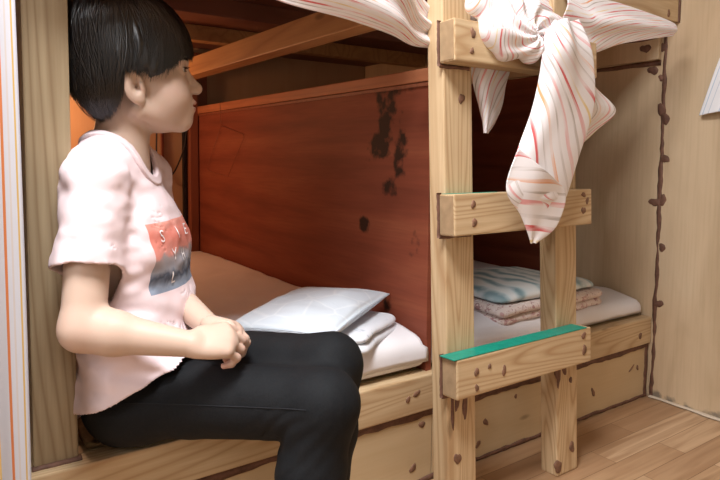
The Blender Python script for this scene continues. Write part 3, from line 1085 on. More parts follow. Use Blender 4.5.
# one continuous figure: the grid is denser where the face and the hands are, so it is built in one pass at 2.2 mm
bv, bf = surface(d_body, (0.05, 0.70, -0.03), (0.85, 1.62, 1.26), 0.0023, 5)
lq = to_head(bv)
lip = np.minimum(ell(lq, (0.1005, 0, -0.0180), (0.0165, 0.020, 0.0072)), ell(lq, (0.0995, 0, -0.0325), (0.0160, 0.018, 0.0078)))
tint = np.clip(0.55 - lip / 0.004, 0, 1) * 0.62 * (lq[:, 0] > 0.098)
tint = np.maximum(tint, 0.10 * np.exp(-((lq[:, 0] - 0.06) ** 2 + (lq[:, 2] + 0.002) ** 2) / 0.0006) * (np.abs(lq[:, 1]) > 0.03))
for J in (RJ, LJ):
    for pts in J:
        for c, w in ((pts[0], 0.10), (pts[1], 0.22), (pts[2], 0.2), (pts[3], 0.4)):
            tint = np.maximum(tint, w * np.exp(-np.sum((bv - c) ** 2, 1) / 0.00018))
for T in (RT, LT):
    tint = np.maximum(tint, 0.4 * np.exp(-np.sum((bv - T[3]) ** 2, 1) / 0.0002))
tint = np.maximum(tint, 0.12 * np.exp(-np.sum((bv - ELR) ** 2, 1) / 0.002))
PO = (0.34, 1.30, 0.305)
person = mk('person', bv, bf, M['skin'], None, True, tint=tint, origin=PO)
tag(person, 'person with short black hair, pale pink t-shirt and black trousers seated on the bunk rail', 'person')

# eyes and lashes
for sgn in (-1, 1):
    c = HO + hf * 0.0755 + hl * (0.0315 * sgn) + A(0, 0, 0.0475)
    f = lambda p: sph(p, c, 0.0132)
    v, q = surface(f, c - 0.018, c + 0.018, 0.0012, 3)
    e = mk('eye', v, q, M['eye'], person, True)
    d = norm(hf * 0.95 + hl * 0.12 * sgn)
    f = lambda p: np.maximum(sph(p, c, 0.0136), sph(p, c + d * 0.0125, 0.0068))
    v, q = surface(f, c - 0.018, c + 0.018, 0.0009, 3)
    mk('iris', v, q, M['iris'], e, True)
    mb = MB()
    for hgt, s0 in ((0.0038, 1.0), (-0.0042, 0.45)):
        pts = []
        for i in range(11):
            a = -1.0 + 2.0 * i / 10
            rr = 0.0152
            pts.append(c + hf * (rr * math.cos(a)) + hl * (rr * math.sin(a) * sgn) + A(0, 0, hgt * (math.cos(a * 1.1)) + 0.0004))
        mb.tube(pts, [0.0005 * s0 + 0.0009 * s0 * math.sin(math.pi * i / 10) for i in range(11)], 6)
    r = random.Random(3)
    for i in range(16):
        a = -0.85 + 1.7 * i / 15
        b0 = c + hf * (0.0152 * math.cos(a)) + hl * (0.0152 * math.sin(a) * sgn) + A(0, 0, 0.0038 * math.cos(a * 1.1))
        dr = hf * math.cos(a) + hl * math.sin(a) * sgn
        mb.tube([b0, b0 + dr * 0.004 + A(0, 0, -0.0005), b0 + dr * 0.0075 + A(0, 0, 0.0012)], [0.0004, 0.0003, 0.0001], 4)
    mb.build('eyelash', M['lash'], person, True)
    mb = MB()
    pts = [HO + hf * x + hl * (y * sgn) + A(0, 0, z) for x, y, z in ((0.0945, 0.012, 0.0665), (0.092, 0.026, 0.0700), (0.086, 0.040, 0.0690), (0.078, 0.049, 0.0655))]
    mb.tube(pts, [0.0028, 0.0034, 0.0028, 0.0012], 6)
    mb.build('eyebrow', M['lash'], person, True)

# hair ------------------------------------------------------------------------------------------------
HE_C, HE_R = A(-0.035, 0, 0.068), A(0.140, 0.106, 0.140)
EDGE_X = [-0.20, -0.150, -0.120, -0.097, -0.076, -0.055, -0.040, -0.034, -0.031, 0.010, 0.016, 0.045, 0.066, 0.085, 0.120]
EDGE_Z = [0.05, 0.014, -0.014, -0.040, -0.060, -0.045, -0.028, -0.012, 0.034, 0.034, 0.024, 0.038, 0.056, 0.074, 0.090]


def hair_edge(q):
    return np.interp(q[:, 0], EDGE_X, EDGE_Z)


def d_hair_vol(q):
    d = ell(q, HE_C, HE_R)
    d = smin(d, ell(q, (-0.066, 0, -0.002), (0.082, 0.080, 0.066)), 0.03)
    return d


def d_hair(p):
    q = to_head(p)
    d = d_hair_vol(q)
    c = q - HE_C
    phi = np.arctan2(c[:, 1], c[:, 0] + 0.02)
    th = np.arctan2(np.hypot(c[:, 0] + 0.02, c[:, 1]), c[:, 2])
    g = 0.0014 * np.sin(phi * 46 + 2.0 * np.sin(th * 3) + 3 * np.sin(phi * 5)) + 0.0036 * np.sin(phi * 13 + 2.6 * np.sin(th * 2.3)) + 0.0022 * vnoise(np.stack([phi * 9, th * 2.0, phi * 0], -1), 1.0)
    d = d + g * np.clip(th, 0, 0.7) / 0.7
    e = hair_edge(q) + 0.0065 * vnoise(np.stack([phi * 22, th * 0, phi * 0], -1), 1.0)
    d = smax(d, (e - q[:, 2]) * 0.75, 0.008)
    # leave the face free under the fringe
    face = ell(q, (0.06, 0, -0.01), (0.075, 0.09, 0.085))
    return d


hv, hfaces = surface(d_hair, (0.12, 1.14, 0.93), (0.56, 1.52, 1.27), 0.0024, 4)
# strand tufts following the volume from the crown to the hairline
def hair_strands(n, seed):
    r = np.random.default_rng(seed)
    crown = A(-0.05, 0, 1)
    steps = 26
    phi = r.uniform(-math.pi, math.pi, n)
    th0 = r.uniform(0.02, 0.9, n) ** 1.0
    lift = r.uniform(-0.0020, 0.0040, n) + 0.0030 * np.sin(phi * 11 + 2 * np.sin(phi * 3))
    sway = r.normal(0, 0.09, n) + 0.10 * np.sin(phi * 6 + 1.3 * np.sin(phi * 2))
    over = np.abs(r.normal(0, 0.005, n)) + 0.006 * np.clip(np.sin(phi * 13 + 1.0), 0, 1)
    V, F = [], []
    ts = np.linspace(0, 1, 90)
    for i in range(n):
        th = th0[i] + ts * 2.3
        ph = phi[i] + sway[i] * np.sin(ts * 5 + i) + 0.10 * np.sin(ts * 3)
        u = np.stack([np.sin(th) * np.cos(ph), np.sin(th) * np.sin(ph), np.cos(th)], -1)
        q = HE_C + A(-0.02, 0, 0) * np.clip(1 - th, 0, 1)[:, None] + u * HE_R
        for _ in range(2):
            d = d_hair_vol(q)
            q = q - (u * (d - lift[i])[:, None])
        ok = q[:, 2] > hair_edge(q) - over[i] - 0.002
        bad = np.where(~ok)[0]
        end = bad[0] if len(bad) else len(ts)
        if end < 12: continue
        ix = np.linspace(0, end - 1, 14).astype(int)
        P = HO + q[ix, 0:1] * hf + q[ix, 1:2] * hl + q[ix, 2:3] * A(0, 0, 1)
        T = np.gradient(P, axis=0)
        T /= np.linalg.norm(T, axis=1)[:, None] + 1e-9
        nn = u[ix, 0:1] * hf + u[ix, 1:2] * hl + u[ix, 2:3] * A(0, 0, 1)
        B = np.cross(T, nn)
        B /= np.linalg.norm(B, axis=1)[:, None] + 1e-9
        w = (0.0011 + 0.0012 * r.random()) * np.minimum(1, np.linspace(1.6, 0.1, 14))[:, None]
        rows = np.stack([P - B * w, P + nn * w * 0.8, P + B * w], 1)
        base = sum(len(x) for x in V) if False else None
        V.append(rows.reshape(-1, 3))
        F.append(14)
    allv = np.concatenate(V)
    fs = []
    nb = 0
    for k in F:
        a = nb + np.arange(k - 1) * 3
        fs.append(np.stack([a, a + 1, a + 4, a + 3], -1))
        fs.append(np.stack([a + 1, a + 2, a + 5, a + 4], -1))
        nb += k * 3
    return allv, np.concatenate(fs)


sv, sf = hair_strands(3600, 5)
mk('hair', np.concatenate([hv, sv]), np.concatenate([hfaces, sf + len(hv)]), M['hair'], person, True)

# t-shirt ---------------------------------------------------------------------------------------------
SLR = SHR + (ELR - SHR) * 0.60
SLL = SHL + (ELL - SHL) * 0.62


def d_trouser_core(p):
    q = to_tor(p)
    d = sq(q, (0.038, 0, 0.405), (0.030, 0, 0.50), 0.102, 0.086, 0.67)
    for hip, kn, an in ((HIPR, KNR, ANR), (HIPL, KNL, ANL)):
        e = rc(p, hip, kn, 0.084, 0.059)
        calf = kn + (an - kn) * 0.33
        e = smin(e, rc(p, kn, calf, 0.060, 0.060), 0.025)
        e = smin(e, rc(p, calf, an, 0.060, 0.046), 0.02)
        d = smin(d, e, 0.03)
    d = smin(d, ell(p, (0.328, 1.308, 0.395), (0.094, 0.098, 0.098)), 0.04)
    return d


def fold_knee(p):
    g = np.zeros(len(p))
    for kn, an, hip in ((KNR, ANR, HIPR), (KNL, ANL, HIPL)):
        back = kn + norm(hip - kn) * 0.035 + norm(an - kn) * 0.05
        w = np.exp(-np.sum((p - back) ** 2, 1) / 0.0035)
        ax = norm(norm(hip - kn) + norm(an - kn) * -0.6)
        t = (p - back) @ norm(norm(hip - kn) - norm(an - kn))
        g += w * 0.0035 * np.sin(t * 260 + 2.5 * vnoise(p, 14))
    g += 0.0016 * vnoise(p, 16) + 0.0010 * vnoise(p, 38, 5)
    return g


def d_trouser(p):
    d = d_trouser_core(p) + fold_knee(p)
    d = np.maximum(d, -(d + 0.006))
    d = np.maximum(d, p[:, 2] - 0.515 - 1.2 * np.clip(to_tor(p)[:, 0] - 0.07, 0, 1))
    d = np.maximum(d, 0.10 - p[:, 2])
    return d


def soft_seat(p):
    return p


tv, tq = surface(d_trouser, (0.10, 0.78, 0.06), (0.78, 1.56, 0.55), 0.0034, 4)
# the seat flattens where it presses on rail and mattress
def press(v):
    lim = 0.3075
    s = v[:, 1] > RY - 0.03
    z = v[:, 2]
    v[:, 2] = np.where(s & (z < lim + 0.012), lim + np.clip((z - lim + 0.05) / 0.062, 0, 1) * 0.012, z)
    return v


tv = press(tv)
trou = mk('trousers', tv, tq, M['trouser'], person, True)
# raised side seam of the near trouser leg
mb = MB()
pts = []
sd = norm(A(-0.55, -0.80, 0.25))
for t in np.linspace(0.05, 0.93, 40):
    c = HIPR + (KNR - HIPR) * t
    P_ = c + sd * np.linspace(0.0, 0.16, 161)[:, None]
    d_ = d_trouser_core(P_) + fold_knee(P_)
    pts.append(P_[np.argmax(d_ > 0)] + sd * 0.0002)
mb.tube(pts, 0.0011, 6)
mb.build('side_seam', plain('grey seam thread', (0.022, 0.023, 0.026), 0.8, 0.1), trou, True)
pb = np.empty(len(person.data.vertices) * 3); person.data.vertices.foreach_get('co', pb)
pb = pb.reshape(-1, 3) + A(*PO)
ss = (pb[:, 1] > RY - 0.03) & (pb[:, 2] < 0.345) & (pb[:, 2] > 0.2)
pb[ss, 2] = 0.332 + (pb[ss, 2] - 0.345) * 0.2
person.data.vertices.foreach_set('co', (pb - A(*PO)).ravel()); person.data.update()


def d_shirt_core(p):
    q = to_tor(p)
    d = d_torso(p) - 0.015
    # hangs straight from the chest over the belly and the lap
    d = smin(d, sq(q, (0.062, 0, 0.45), (0.012, 0, 0.70), 0.100, 0.092, 0.65), 0.04)
    d = smin(d, d_trouser_core(p) - 0.019, 0.035)
    return d


HEM_N = norm(A(-0.50, 0.18, 1.0))
HEM_P = A(0.30, 1.24, 0.445)


def d_sleeve(p, sh, el, sl, r0, r1):
    ax = norm(el - sh)
    return rc(p, sh + A(0.004, 0, -0.004), sl + (sl - sh) * 0.25, r0, r1), (p - sl) @ ax


def d_necktube(p):
    d = d_neck(p) - 0.010
    return smin(d, rc(p, TO + tf * -0.012 + A(0, 0, 0.945), TO + tf * 0.062 + A(0, 0, 0.898), 0.050, 0.046), 0.02)


def d_shirt(p):
    d0 = d_shirt_core(p)
    q = to_tor(p)
    # drag folds: diagonal from the armpit, horizontal at the waist, soft crumple on the sleeve
    g = 0.0034 * vnoise(p * A(1, 1, 2.0), 15) + 0.0022 * vnoise(p * A(1, 1, 1.6), 36, 3)
    w = np.exp(-((q[:, 2] - 0.53) / 0.07) ** 2)
    g += w * 0.0042 * np.sin(q[:, 2] * 100 + q[:, 0] * 50 + 2.5 * vnoise(p, 9))
    w2 = np.exp(-np.sum((q - A(0.05, -0.13, 0.74)) ** 2, 1) / 0.008)
    g += w2 * 0.0045 * np.sin((q[:, 0] * 0.9 + q[:, 2] * 0.35) * 105 + 2 * vnoise(p, 10))
    sl = [d_sleeve(p, SHR, ELR, SLR, 0.050, 0.064), d_sleeve(p, SHL, ELL, SLL, 0.050, 0.062)]
    d = d0
    for e, t in sl:
        d = smin(d, smax(e, t, 0.002), 0.025)
    d = d + g
    d = np.maximum(d, -(d + 0.0055))
    for e, t in sl:
        d = np.maximum(d, -np.maximum(e + g + 0.0055, -(t + 0.02)))
    d = np.maximum(d, (HEM_P - p) @ HEM_N + 0.0025 * vnoise(p, 12))
    d = np.maximum(d, -d_necktube(p))
    return d


NECK_N = norm(tf * 0.72 + A(0, 0, 1.0))
NECK_P = TO + A(0, 0, 0.908)
def relax(v, q, n):
    a = np.concatenate([q[:, 0], q[:, 1], q[:, 2], q[:, 3]])
    b = np.concatenate([q[:, 1], q[:, 2], q[:, 3], q[:, 0]])
    a, b = np.concatenate([a, b]), np.concatenate([b, a])
    cnt = np.maximum(np.bincount(a, minlength=len(v)), 1)[:, None]
    for i in range(n):
        f = 0.6 if i % 2 == 0 else -0.45
        av = np.stack([np.bincount(a, v[b, k], minlength=len(v)) for k in range(3)], -1) / cnt
        v = v + f * (av - v)
    return v


shv, shq = surface(d_shirt, (0.06, 1.02, 0.36), (0.62, 1.62, 0.99), 0.0030, 4)
shv = relax(shv, shq, 10)
tq_ = to_tor(shv)
uvs = np.stack([tq_[:, 1], tq_[:, 2] ], -1)
back = tq_[:, 0] < 0.02
uvs[back, 1] += 5
shirt = mk('t_shirt', shv, shq, M['shirt'], person, True, uv=uvs)
shirt['label'] = 'pale pink t-shirt with red and blue chest print'


def d_collar(p):
    a = np.maximum(np.abs(d_shirt_core(p) - 0.0005) - 0.0036, np.abs(d_necktube(p) - 0.0075) - 0.0085)
    return smin(a, a, 0.001)


cv, cq = surface(d_collar, (0.15, 1.15, 0.78), (0.55, 1.5, 0.99), 0.0022, 4)
mk('collar', cv, cq, M['shirt'], shirt, True, uv=np.full((len(cv), 2), 5.0))

# printed letters laid onto the chest
deps = None


def letter(ch, y, z, size, rot=0.0):
    cu = bpy.data.curves.new('printed_letter', 'FONT')
    cu.body = ch
    cu.size = size
    cu.align_x = 'CENTER'
    cu.align_y = 'CENTER'
    cu.resolution_u = 3
    tmp = bpy.data.objects.new('tmp', cu)
    COL.objects.link(tmp)
    dg = bpy.context.evaluated_depsgraph_get()
    dg.update()
    me = bpy.data.meshes.new_from_object(tmp.evaluated_get(dg))
    bm = bmesh.new(); bm.from_mesh(me)
    bmesh.ops.triangulate(bm, faces=bm.faces[:])
    for _ in range(2):
        bmesh.ops.subdivide_edges(bm, edges=[e for e in bm.edges if e.calc_length() > 0.004], cuts=1)
    vs = np.array([v.co[:] for v in bm.verts]); fs = [[v.index for v in f.verts] for f in bm.faces]
    bm.free()
    bpy.data.objects.remove(tmp)
    # text x runs to the viewer's right when facing the chest = wearer's left (+y in the torso frame)
    Y = y + vs[:, 0]
    Z = z + vs[:, 1]
    out = []
    lo_t = np.full(len(Y), 0.02); hi_t = np.full(len(Y), 0.22)
    tt = np.linspace(0.24, 0.02, 221)
    P = TO + Y[:, None] * tl + Z[:, None] * A(0, 0, 1)
    hit = np.full(len(Y), 0.1)
    done = np.zeros(len(Y), bool)
    for t in tt:
        d = d_shirt(P + t * tf)
        n = (~done) & (d < 0.0012)
        hit[n] = t; done |= n
    hit += 0.0012
    w = P + hit[:, None] * tf
    return mk('printed_letter', w, fs, M['letter'], shirt, False)


for ch, y, z, s in (('S', -0.096, 0.738, 0.034), ('I', -0.030, 0.738, 0.034), ('E', 0.030, 0.738, 0.034), ('Y', -0.062, 0.698, 0.034), ('H', -0.012, 0.690, 0.034), ('L', -0.070, 0.652, 0.034)):
    letter(ch, y, z, s)

# ------------------------------------------------------------------ mattresses and bedding


def slab(lo, hi, nx, ny, nz, rad, fn=None):
    """closed, subdivided rounded block; fn may deform the vertices"""
    bm = bmesh.new()
    idx = {}
    vs, fs = [], []

    def vert(i, j, k):
        key = (i, j, k)
        if key not in idx:
            p = [lo[0] + (hi[0] - lo[0]) * i / nx, lo[1] + (hi[1] - lo[1]) * j / ny, lo[2] + (hi[2] - lo[2]) * k / nz]
            idx[key] = len(vs)
            vs.append(p)
        return idx[key]
    for i in range(nx):
        for j in range(ny):
            fs.append((vert(i, j, nz), vert(i + 1, j, nz), vert(i + 1, j + 1, nz), vert(i, j + 1, nz)))
            fs.append((vert(i, j, 0), vert(i, j + 1, 0), vert(i + 1, j + 1, 0), vert(i + 1, j, 0)))
    for i in range(nx):
        for k in range(nz):
            fs.append((vert(i, 0, k), vert(i + 1, 0, k), vert(i + 1, 0, k + 1), vert(i, 0, k + 1)))
            fs.append((vert(i, ny, k), vert(i, ny, k + 1), vert(i + 1, ny, k + 1), vert(i + 1, ny, k)))
    for j in range(ny):
        for k in range(nz):
            fs.append((vert(0, j, k), vert(0, j, k + 1), vert(0, j + 1, k + 1), vert(0, j + 1, k)))
            fs.append((vert(nx, j, k), vert(nx, j + 1, k), vert(nx, j + 1, k + 1), vert(nx, j, k + 1)))
    bm.free()
    v = np.array(vs, float)
    L, H = A(*lo), A(*hi)
    r = np.minimum(rad, (H - L) / 2 * 0.999)
    inner = np.clip(v, L + r, H - r)
    d = (v - inner) / r
    n = np.linalg.norm(d, axis=1)
    s = np.where(n > 1e-9, 1 / np.maximum(n, 1e-9), 0)
    # map the cube shell onto the rounded shell
    mxd = np.max(np.abs(d), axis=1)
    v = inner + d * (s * mxd)[:, None] * r
    if fn is not None: v = fn(v)
    return v, fs


def under_person(v, gap=0.004):
    near = (np.abs(v[:, 0] - 0.40) < 0.45) & (v[:, 1] < 1.62)
    ix = np.where(near)[0]
    for _ in range(40):
        p = v[ix]
        d = d_trouser_core(p) - 0.010
        m_ = (d < gap) & (p[:, 2] > 0.318)
        if not m_.any(): break
        v[ix[m_], 2] -= 0.003
    return v


def left_matt(v):
    top = v[:, 2] > 0.35
    n = vnoise(v * A(1, 1, 0), 5) * 0.006 + vnoise(v * A(1, 1, 0), 14, 2) * 0.003
    n = n - 0.016 * np.clip((1.42 - v[:, 1]) / 0.15, 0, 1)
    v[:, 2] += np.where(top, n, 0)
    w = np.exp(-(((v[:, 0] - 0.34) / 0.22) ** 2 + ((v[:, 1] - 1.30) / 0.16) ** 2))
    v[:, 1] += np.where(v[:, 1] < 1.34, 0.10 * np.clip(1.5 * w, 0, 1), 0)
    v[:, 0] += np.where((v[:, 1] < 1.262) & (v[:, 0] > 1.0), 0.016 * np.clip((v[:, 0] - 1.0) / 0.1, 0, 1), 0)
    v[:, 2] = np.where(v[:, 2] > 0.318, 0.318 + (v[:, 2] - 0.318) * (1 - 0.98 * np.clip(1.5 * w, 0, 1)), v[:, 2])
    return under_person(v)


mt = empty('mattress', (0.66, 2.1, 0.305), 'mattress under a white sheet in the left berth, beside the red panel', 'mattress')
v, f = slab((0.226, 1.256, 0.315), (1.103, 3.0, 0.418), 90, 90, 8, A(0.012, 0.035, 0.04), left_matt)
mk('sheet', v, f, M['sheet'], mt, True)
v, f = slab((0.232, 1.285, 0.3055), (1.095, 2.99, 0.335), 40, 40, 3, A(0.01, 0.01, 0.01), under_person)
mk('ticking', v, f, M['foam'], mt, True)


def right_matt(v):
    top = v[:, 2] > 0.34
    n = vnoise(v * A(1, 1, 0), 6, 4) * 0.005 + vnoise(v * A(1, 1, 0), 17, 2) * 0.0025
    n = n - 0.022 * np.clip((1.40 - v[:, 1]) / 0.13, 0, 1)
    v[:, 2] += np.where(top, n, 0)
    return v


mt2 = empty('mattress', (1.65, 2.1, 0.305), 'mattress under a white sheet in the right berth, behind the ladder', 'mattress')
v, f = slab((1.128, 1.262, 0.309), (XW - 0.006, 3.0, 0.392), 60, 80, 7, A(0.035, 0.03, 0.035), right_matt)
mk('sheet', v, f, M['sheet'], mt2, True)
v, f = slab((1.13, 1.29, 0.3055), (XW - 0.012, 2.99, 0.33), 20, 30, 3, A(0.01, 0.01, 0.01))
mk('ticking', v, f, M['foam'], mt2, True)


def cushion(n, Lx, Ly, h, pinch=0.05, seed=0.0, wr=0.006):
    """pillow in local coordinates, seam round the edge"""
    g = np.linspace(-1, 1, n)
    U, Vv = np.meshgrid(g, g, indexing='ij')
    prof = (1 - np.abs(U) ** 2.6) ** 0.5 * (1 - np.abs(Vv) ** 2.6) ** 0.5
    X = U * Lx / 2 * (1 - pinch * (1 - Vv ** 2) * np.abs(U) ** 6 * 0.6)
    Y = Vv * Ly / 2 * (1 - pinch * (1 - U ** 2) * np.abs(Vv) ** 6 * 0.6)
    P = np.stack([X, Y, X * 0], -1).reshape(-1, 3)
    nz = vnoise(P + A(seed, 0, 0), 14) * wr + vnoise(P + A(seed, 3, 0), 30) * wr * 0.4
    top = P.copy(); top[:, 2] = prof.ravel() * h * 0.5 + nz * prof.ravel() + 0.0015
    bot = P.copy(); bot[:, 2] = -prof.ravel() * h * 0.5 - 0.0015
    vs = np.concatenate([top, bot])
    fs = []
    for i in range(n - 1):
        for j in range(n - 1):
            a = i * n + j
            fs.append((a, a + n, a + n + 1, a + 1))
            b = a + n * n
            fs.append((b, b + 1, b + n + 1, b + n))
    ring = [i * n for i in range(n)] + [(n - 1) * n + j for j in range(1, n)] + [i * n + n - 1 for i in range(n - 2, -1, -1)] + [j for j in range(n - 2, 0, -1)]
    for k in range(len(ring)):
        a, b = ring[k], ring[(k + 1) % len(ring)]
        fs.append((a, b, b + n * n, a + n * n))
    return vs, fs


def place(v, yaw=0, pitch=0, roll=0, loc=(0, 0, 0)):
    R = np.array(Euler((roll, pitch, yaw)).to_matrix())
    return v @ R.T + A(*loc)


# quilt folded under the pillow
def fq(v):
    n = vnoise(v, 16, 1.3) * 0.004
    v = v + n[:, None]
    return v


v, f = slab((-0.15, -0.14, 0.0), (0.15, 0.14, 0.028), 40, 34, 6, A(0.03, 0.03, 0.014), fq)
v2, f2 = slab((-0.146, -0.135, 0.026), (0.144, 0.134, 0.050), 40, 34, 5, A(0.03, 0.03, 0.015), fq)
b0 = len(v)
v = np.concatenate([v, v2]); f = f + [tuple(i + b0 for i in q) for q in f2]
v = place(v, math.radians(123.5), 0, 0, (0.900, 1.420, 0.397))
q = mk('folded_quilt', v, f, M['quilt'], None, True, origin=(0.900, 1.420, 0.397))
tag(q, 'folded white quilt with grey sprigs, lying under the pale blue pillow', 'quilt')
v, f = cushion(48, 0.29, 0.42, 0.070, pinch=0.12, seed=1.0)
v = place(v, math.radians(123.5), math.radians(2), math.radians(-2), (0.842, 1.424, 0.480))
q = mk('pillow', v, f, M['pillow'], None, True, origin=(0.842, 1.424, 0.475))
tag(q, 'pale blue patterned pillow on the folded quilt behind the knees', 'pillow')

# folded bedding in the right berth
qx = empty('folded_quilt', (1.70, 1.56, 0.375), 'thick pink flowered quilt folded in layers on the right mattress', 'quilt')


def fq2(v):
    return v + (vnoise(v, 13, 2.2) * 0.005)[:, None] * A(0.6, 0.6, 1)


v, f = slab((1.445, 1.285, 0.368), (1.97, 1.76, 0.400), 50, 50, 5, A(0.03, 0.03, 0.016), fq2)
mk('lower_layer', v, f, M['floral'], qx, True)
v, f = slab((1.435, 1.280, 0.396), (1.965, 1.75, 0.428), 50, 50, 5, A(0.03, 0.03, 0.016), fq2)
mk('upper_layer', v, f, M['floral'], qx, True)


def fq3(v):
    v = v.copy()
    cx, cy = (v[:, 0] - 1.69) / 0.26, (v[:, 1] - 1.47) / 0.24
    v[:, 2] += np.where(v[:, 2] > 0.44, 0.022 * np.clip(1 - cx ** 2, 0, 1) * np.clip(1 - cy ** 2 * 0.7, 0, 1) - 0.010, 0)
    return v + (vnoise(v, 11, 7.2) * 0.006)[:, None] * A(0.6, 0.6, 1)


v, f = slab((1.455, 1.30, 0.430), (1.955, 1.70, 0.467), 50, 50, 6, A(0.05, 0.05, 0.021), fq3)
q = mk('blanket', v, f, M['teal'], None, True, origin=(1.70, 1.58, 0.447))
tag(q, 'blue and white leaf print blanket folded on top of the pink flowered quilt', 'blanket')

# ------------------------------------------------------------------ cloths


def ruled(rows, nu, nv, thick=0.0022, fold=None, suv=(1, 1), uvfn=None, rot=0.0):
    """cloth from a list of rows; every row is a polyline of control points (all of equal length); smooth both ways"""
    R = np.array(rows, float)
    nr, nc = R.shape[:2]

    def cr(P, t):
        n = len(P)
        x = t * (n - 1)
        i = np.clip(np.floor(x).astype(int), 0, n - 2)
        u = (x - i)
        sh = [1] * (P.ndim - 1)
        u = u.reshape(-1, *sh)
        p0, p1, p2, p3 = P[np.clip(i - 1, 0, n - 1)], P[i], P[i + 1], P[np.clip(i + 2, 0, n - 1)]
        return 0.5 * (2 * p1 + (p2 - p0) * u + (2 * p0 - 5 * p1 + 4 * p2 - p3) * u * u + (3 * p1 - p0 - 3 * p2 + p3) * u ** 3)
    tv_, tu = np.linspace(0, 1, nv), np.linspace(0, 1, nu)
    G = cr(R, tv_)                     # nv x nc x 3
    G = np.swapaxes(cr(np.swapaxes(G, 0, 1), tu), 0, 1)   # nv x nu x 3
    du = np.gradient(G, axis=1); dv = np.gradient(G, axis=0)
    nrm = np.cross(du, dv); nrm /= np.linalg.norm(nrm, axis=2)[..., None] + 1e-9
    UU, VV = np.meshgrid(tu, tv_)
    if fold is not None: G = G + nrm * fold(UU, VV)[..., None]
    du = np.gradient(G, axis=1); dv = np.gradient(G, axis=0)
    nrm = np.cross(du, dv); nrm /= np.linalg.norm(nrm, axis=2)[..., None] + 1e-9
    top = (G + nrm * thick / 2).reshape(-1, 3); bot = (G - nrm * thick / 2).reshape(-1, 3)
    if uvfn is not None: uvx, uvy = uvfn(UU, VV)
    else: uvx, uvy = UU * suv[0], VV * suv[1]
    c, s = math.cos(rot), math.sin(rot)
    uv = np.stack([(c * uvx + s * uvy).ravel(), (-s * uvx + c * uvy).ravel()], -1)
    n = nu * nv
    fs = []
    for j in range(nv - 1):
        for i in range(nu - 1):
            a = j * nu + i
            fs.append((a, a + 1, a + nu + 1, a + nu))
            fs.append((a + n, a + n + nu, a + n + nu + 1, a + n + 1))
    ring = [i for i in range(nu)] + [j * nu + nu - 1 for j in range(1, nv)] + [(nv - 1) * nu + i for i in range(nu - 2, -1, -1)] + [j * nu for j in range(nv - 2, 0, -1)]
    for k in range(len(ring)):
        a, b = ring[k], ring[(k + 1) % len(ring)]
        fs.append((b, a, a + n, b + n))
    return np.concatenate([top, bot]), fs, np.concatenate([uv, uv])


# curtain at the left edge of the bunk opening
rows = []
for z in (2.1, 1.4, 0.9, 0.45, 0.12):
    y = 1.132
    rows.append([(-0.767 + i * (0.877) / 12 + 0.006 * max(0.0, 1.4 - z) + 0.004, y + 0.022 * math.sin(i * 2.1 + z * 0.4) * (1 if i < 11 else 0.5), z) for i in range(13)])
v, f, uv = ruled(rows, 150, 40, 0.002, lambda U, V: 0.006 * np.sin(U * 60 + 1.5 * np.sin(V * 4)) + 0.002 * np.sin(U * 140 + V * 6), (1.0, 2.0))
q = mk('curtain', v, f, M['stripe2'], None, True, uv=uv, origin=(-0.3, 1.15, 0.12))
tag(q, 'white curtain with thin orange stripes hanging at the left edge beside the dark post', 'curtain')

# the bunk curtain gathered up and knotted round the ladder's top rung
cur = empty('tied_curtain', (1.25, 1.02, 1.2), 'white curtain with red stripes swagged under the upper rail and knotted over the top rung', 'curtain')
# left swag: lower hem from upper left down to the post
rows = []
for s in np.linspace(0, 1, 6):
    r = []
    for (x, zb, zt, y) in ((0.145, 1.320, 1.66, 1.130), (0.26, 1.285, 1.61, 1.125), (0.42, 1.238, 1.56, 1.115), (0.58, 1.200, 1.52, 1.105), (0.72, 1.186, 1.46, 1.10), (0.86, 1.172, 1.38, 1.12), (0.955, 1.163, 1.30, 1.155), (1.03, 1.165, 1.255, 1.170)):
        bulge = 0.03 * math.sin(math.pi * min(1, s * 1.1)) * (1 if x < 0.9 else 0.4)
        r.append((x, y - bulge, zb + (zt - zb) * s))
    rows.append(r)
v, f, uv = ruled(rows, 120, 70, 0.002, lambda U, V: 0.007 * np.sin(V * 17 + 2.2 * np.sin(U * 3) + U * 5) * (0.35 + U), uvfn=lambda U, V: (V * 0.46 + 0.10 * U + 0.03 * np.sin(U * 6), U * 1.2))
mk('swag', v, f, M['stripe'], cur, True, uv=uv)
# bundle passing behind the top of the ladder, from the left post to the right post
rows = []
for s in np.linspace(0, 1, 5):
    r = []
    for (x, zb, zt, y) in ((1.02, 1.165, 1.26, 1.150), (1.12, 1.20, 1.36, 1.145), (1.25, 1.215, 1.42, 1.14), (1.38, 1.215, 1.40, 1.14), (1.48, 1.205, 1.37, 1.145)):
        r.append((x, y - 0.02 * math.sin(math.pi * s), zb + (zt - zb) * s))
    rows.append(r)
v, f, uv = ruled(rows, 80, 50, 0.002, lambda U, V: 0.006 * np.sin(V * 22 + U * 4), uvfn=lambda U, V: (V * 0.34 + 0.06 * U, U * 0.5))
mk('swag', v, f, M['stripe'], cur, True, uv=uv)
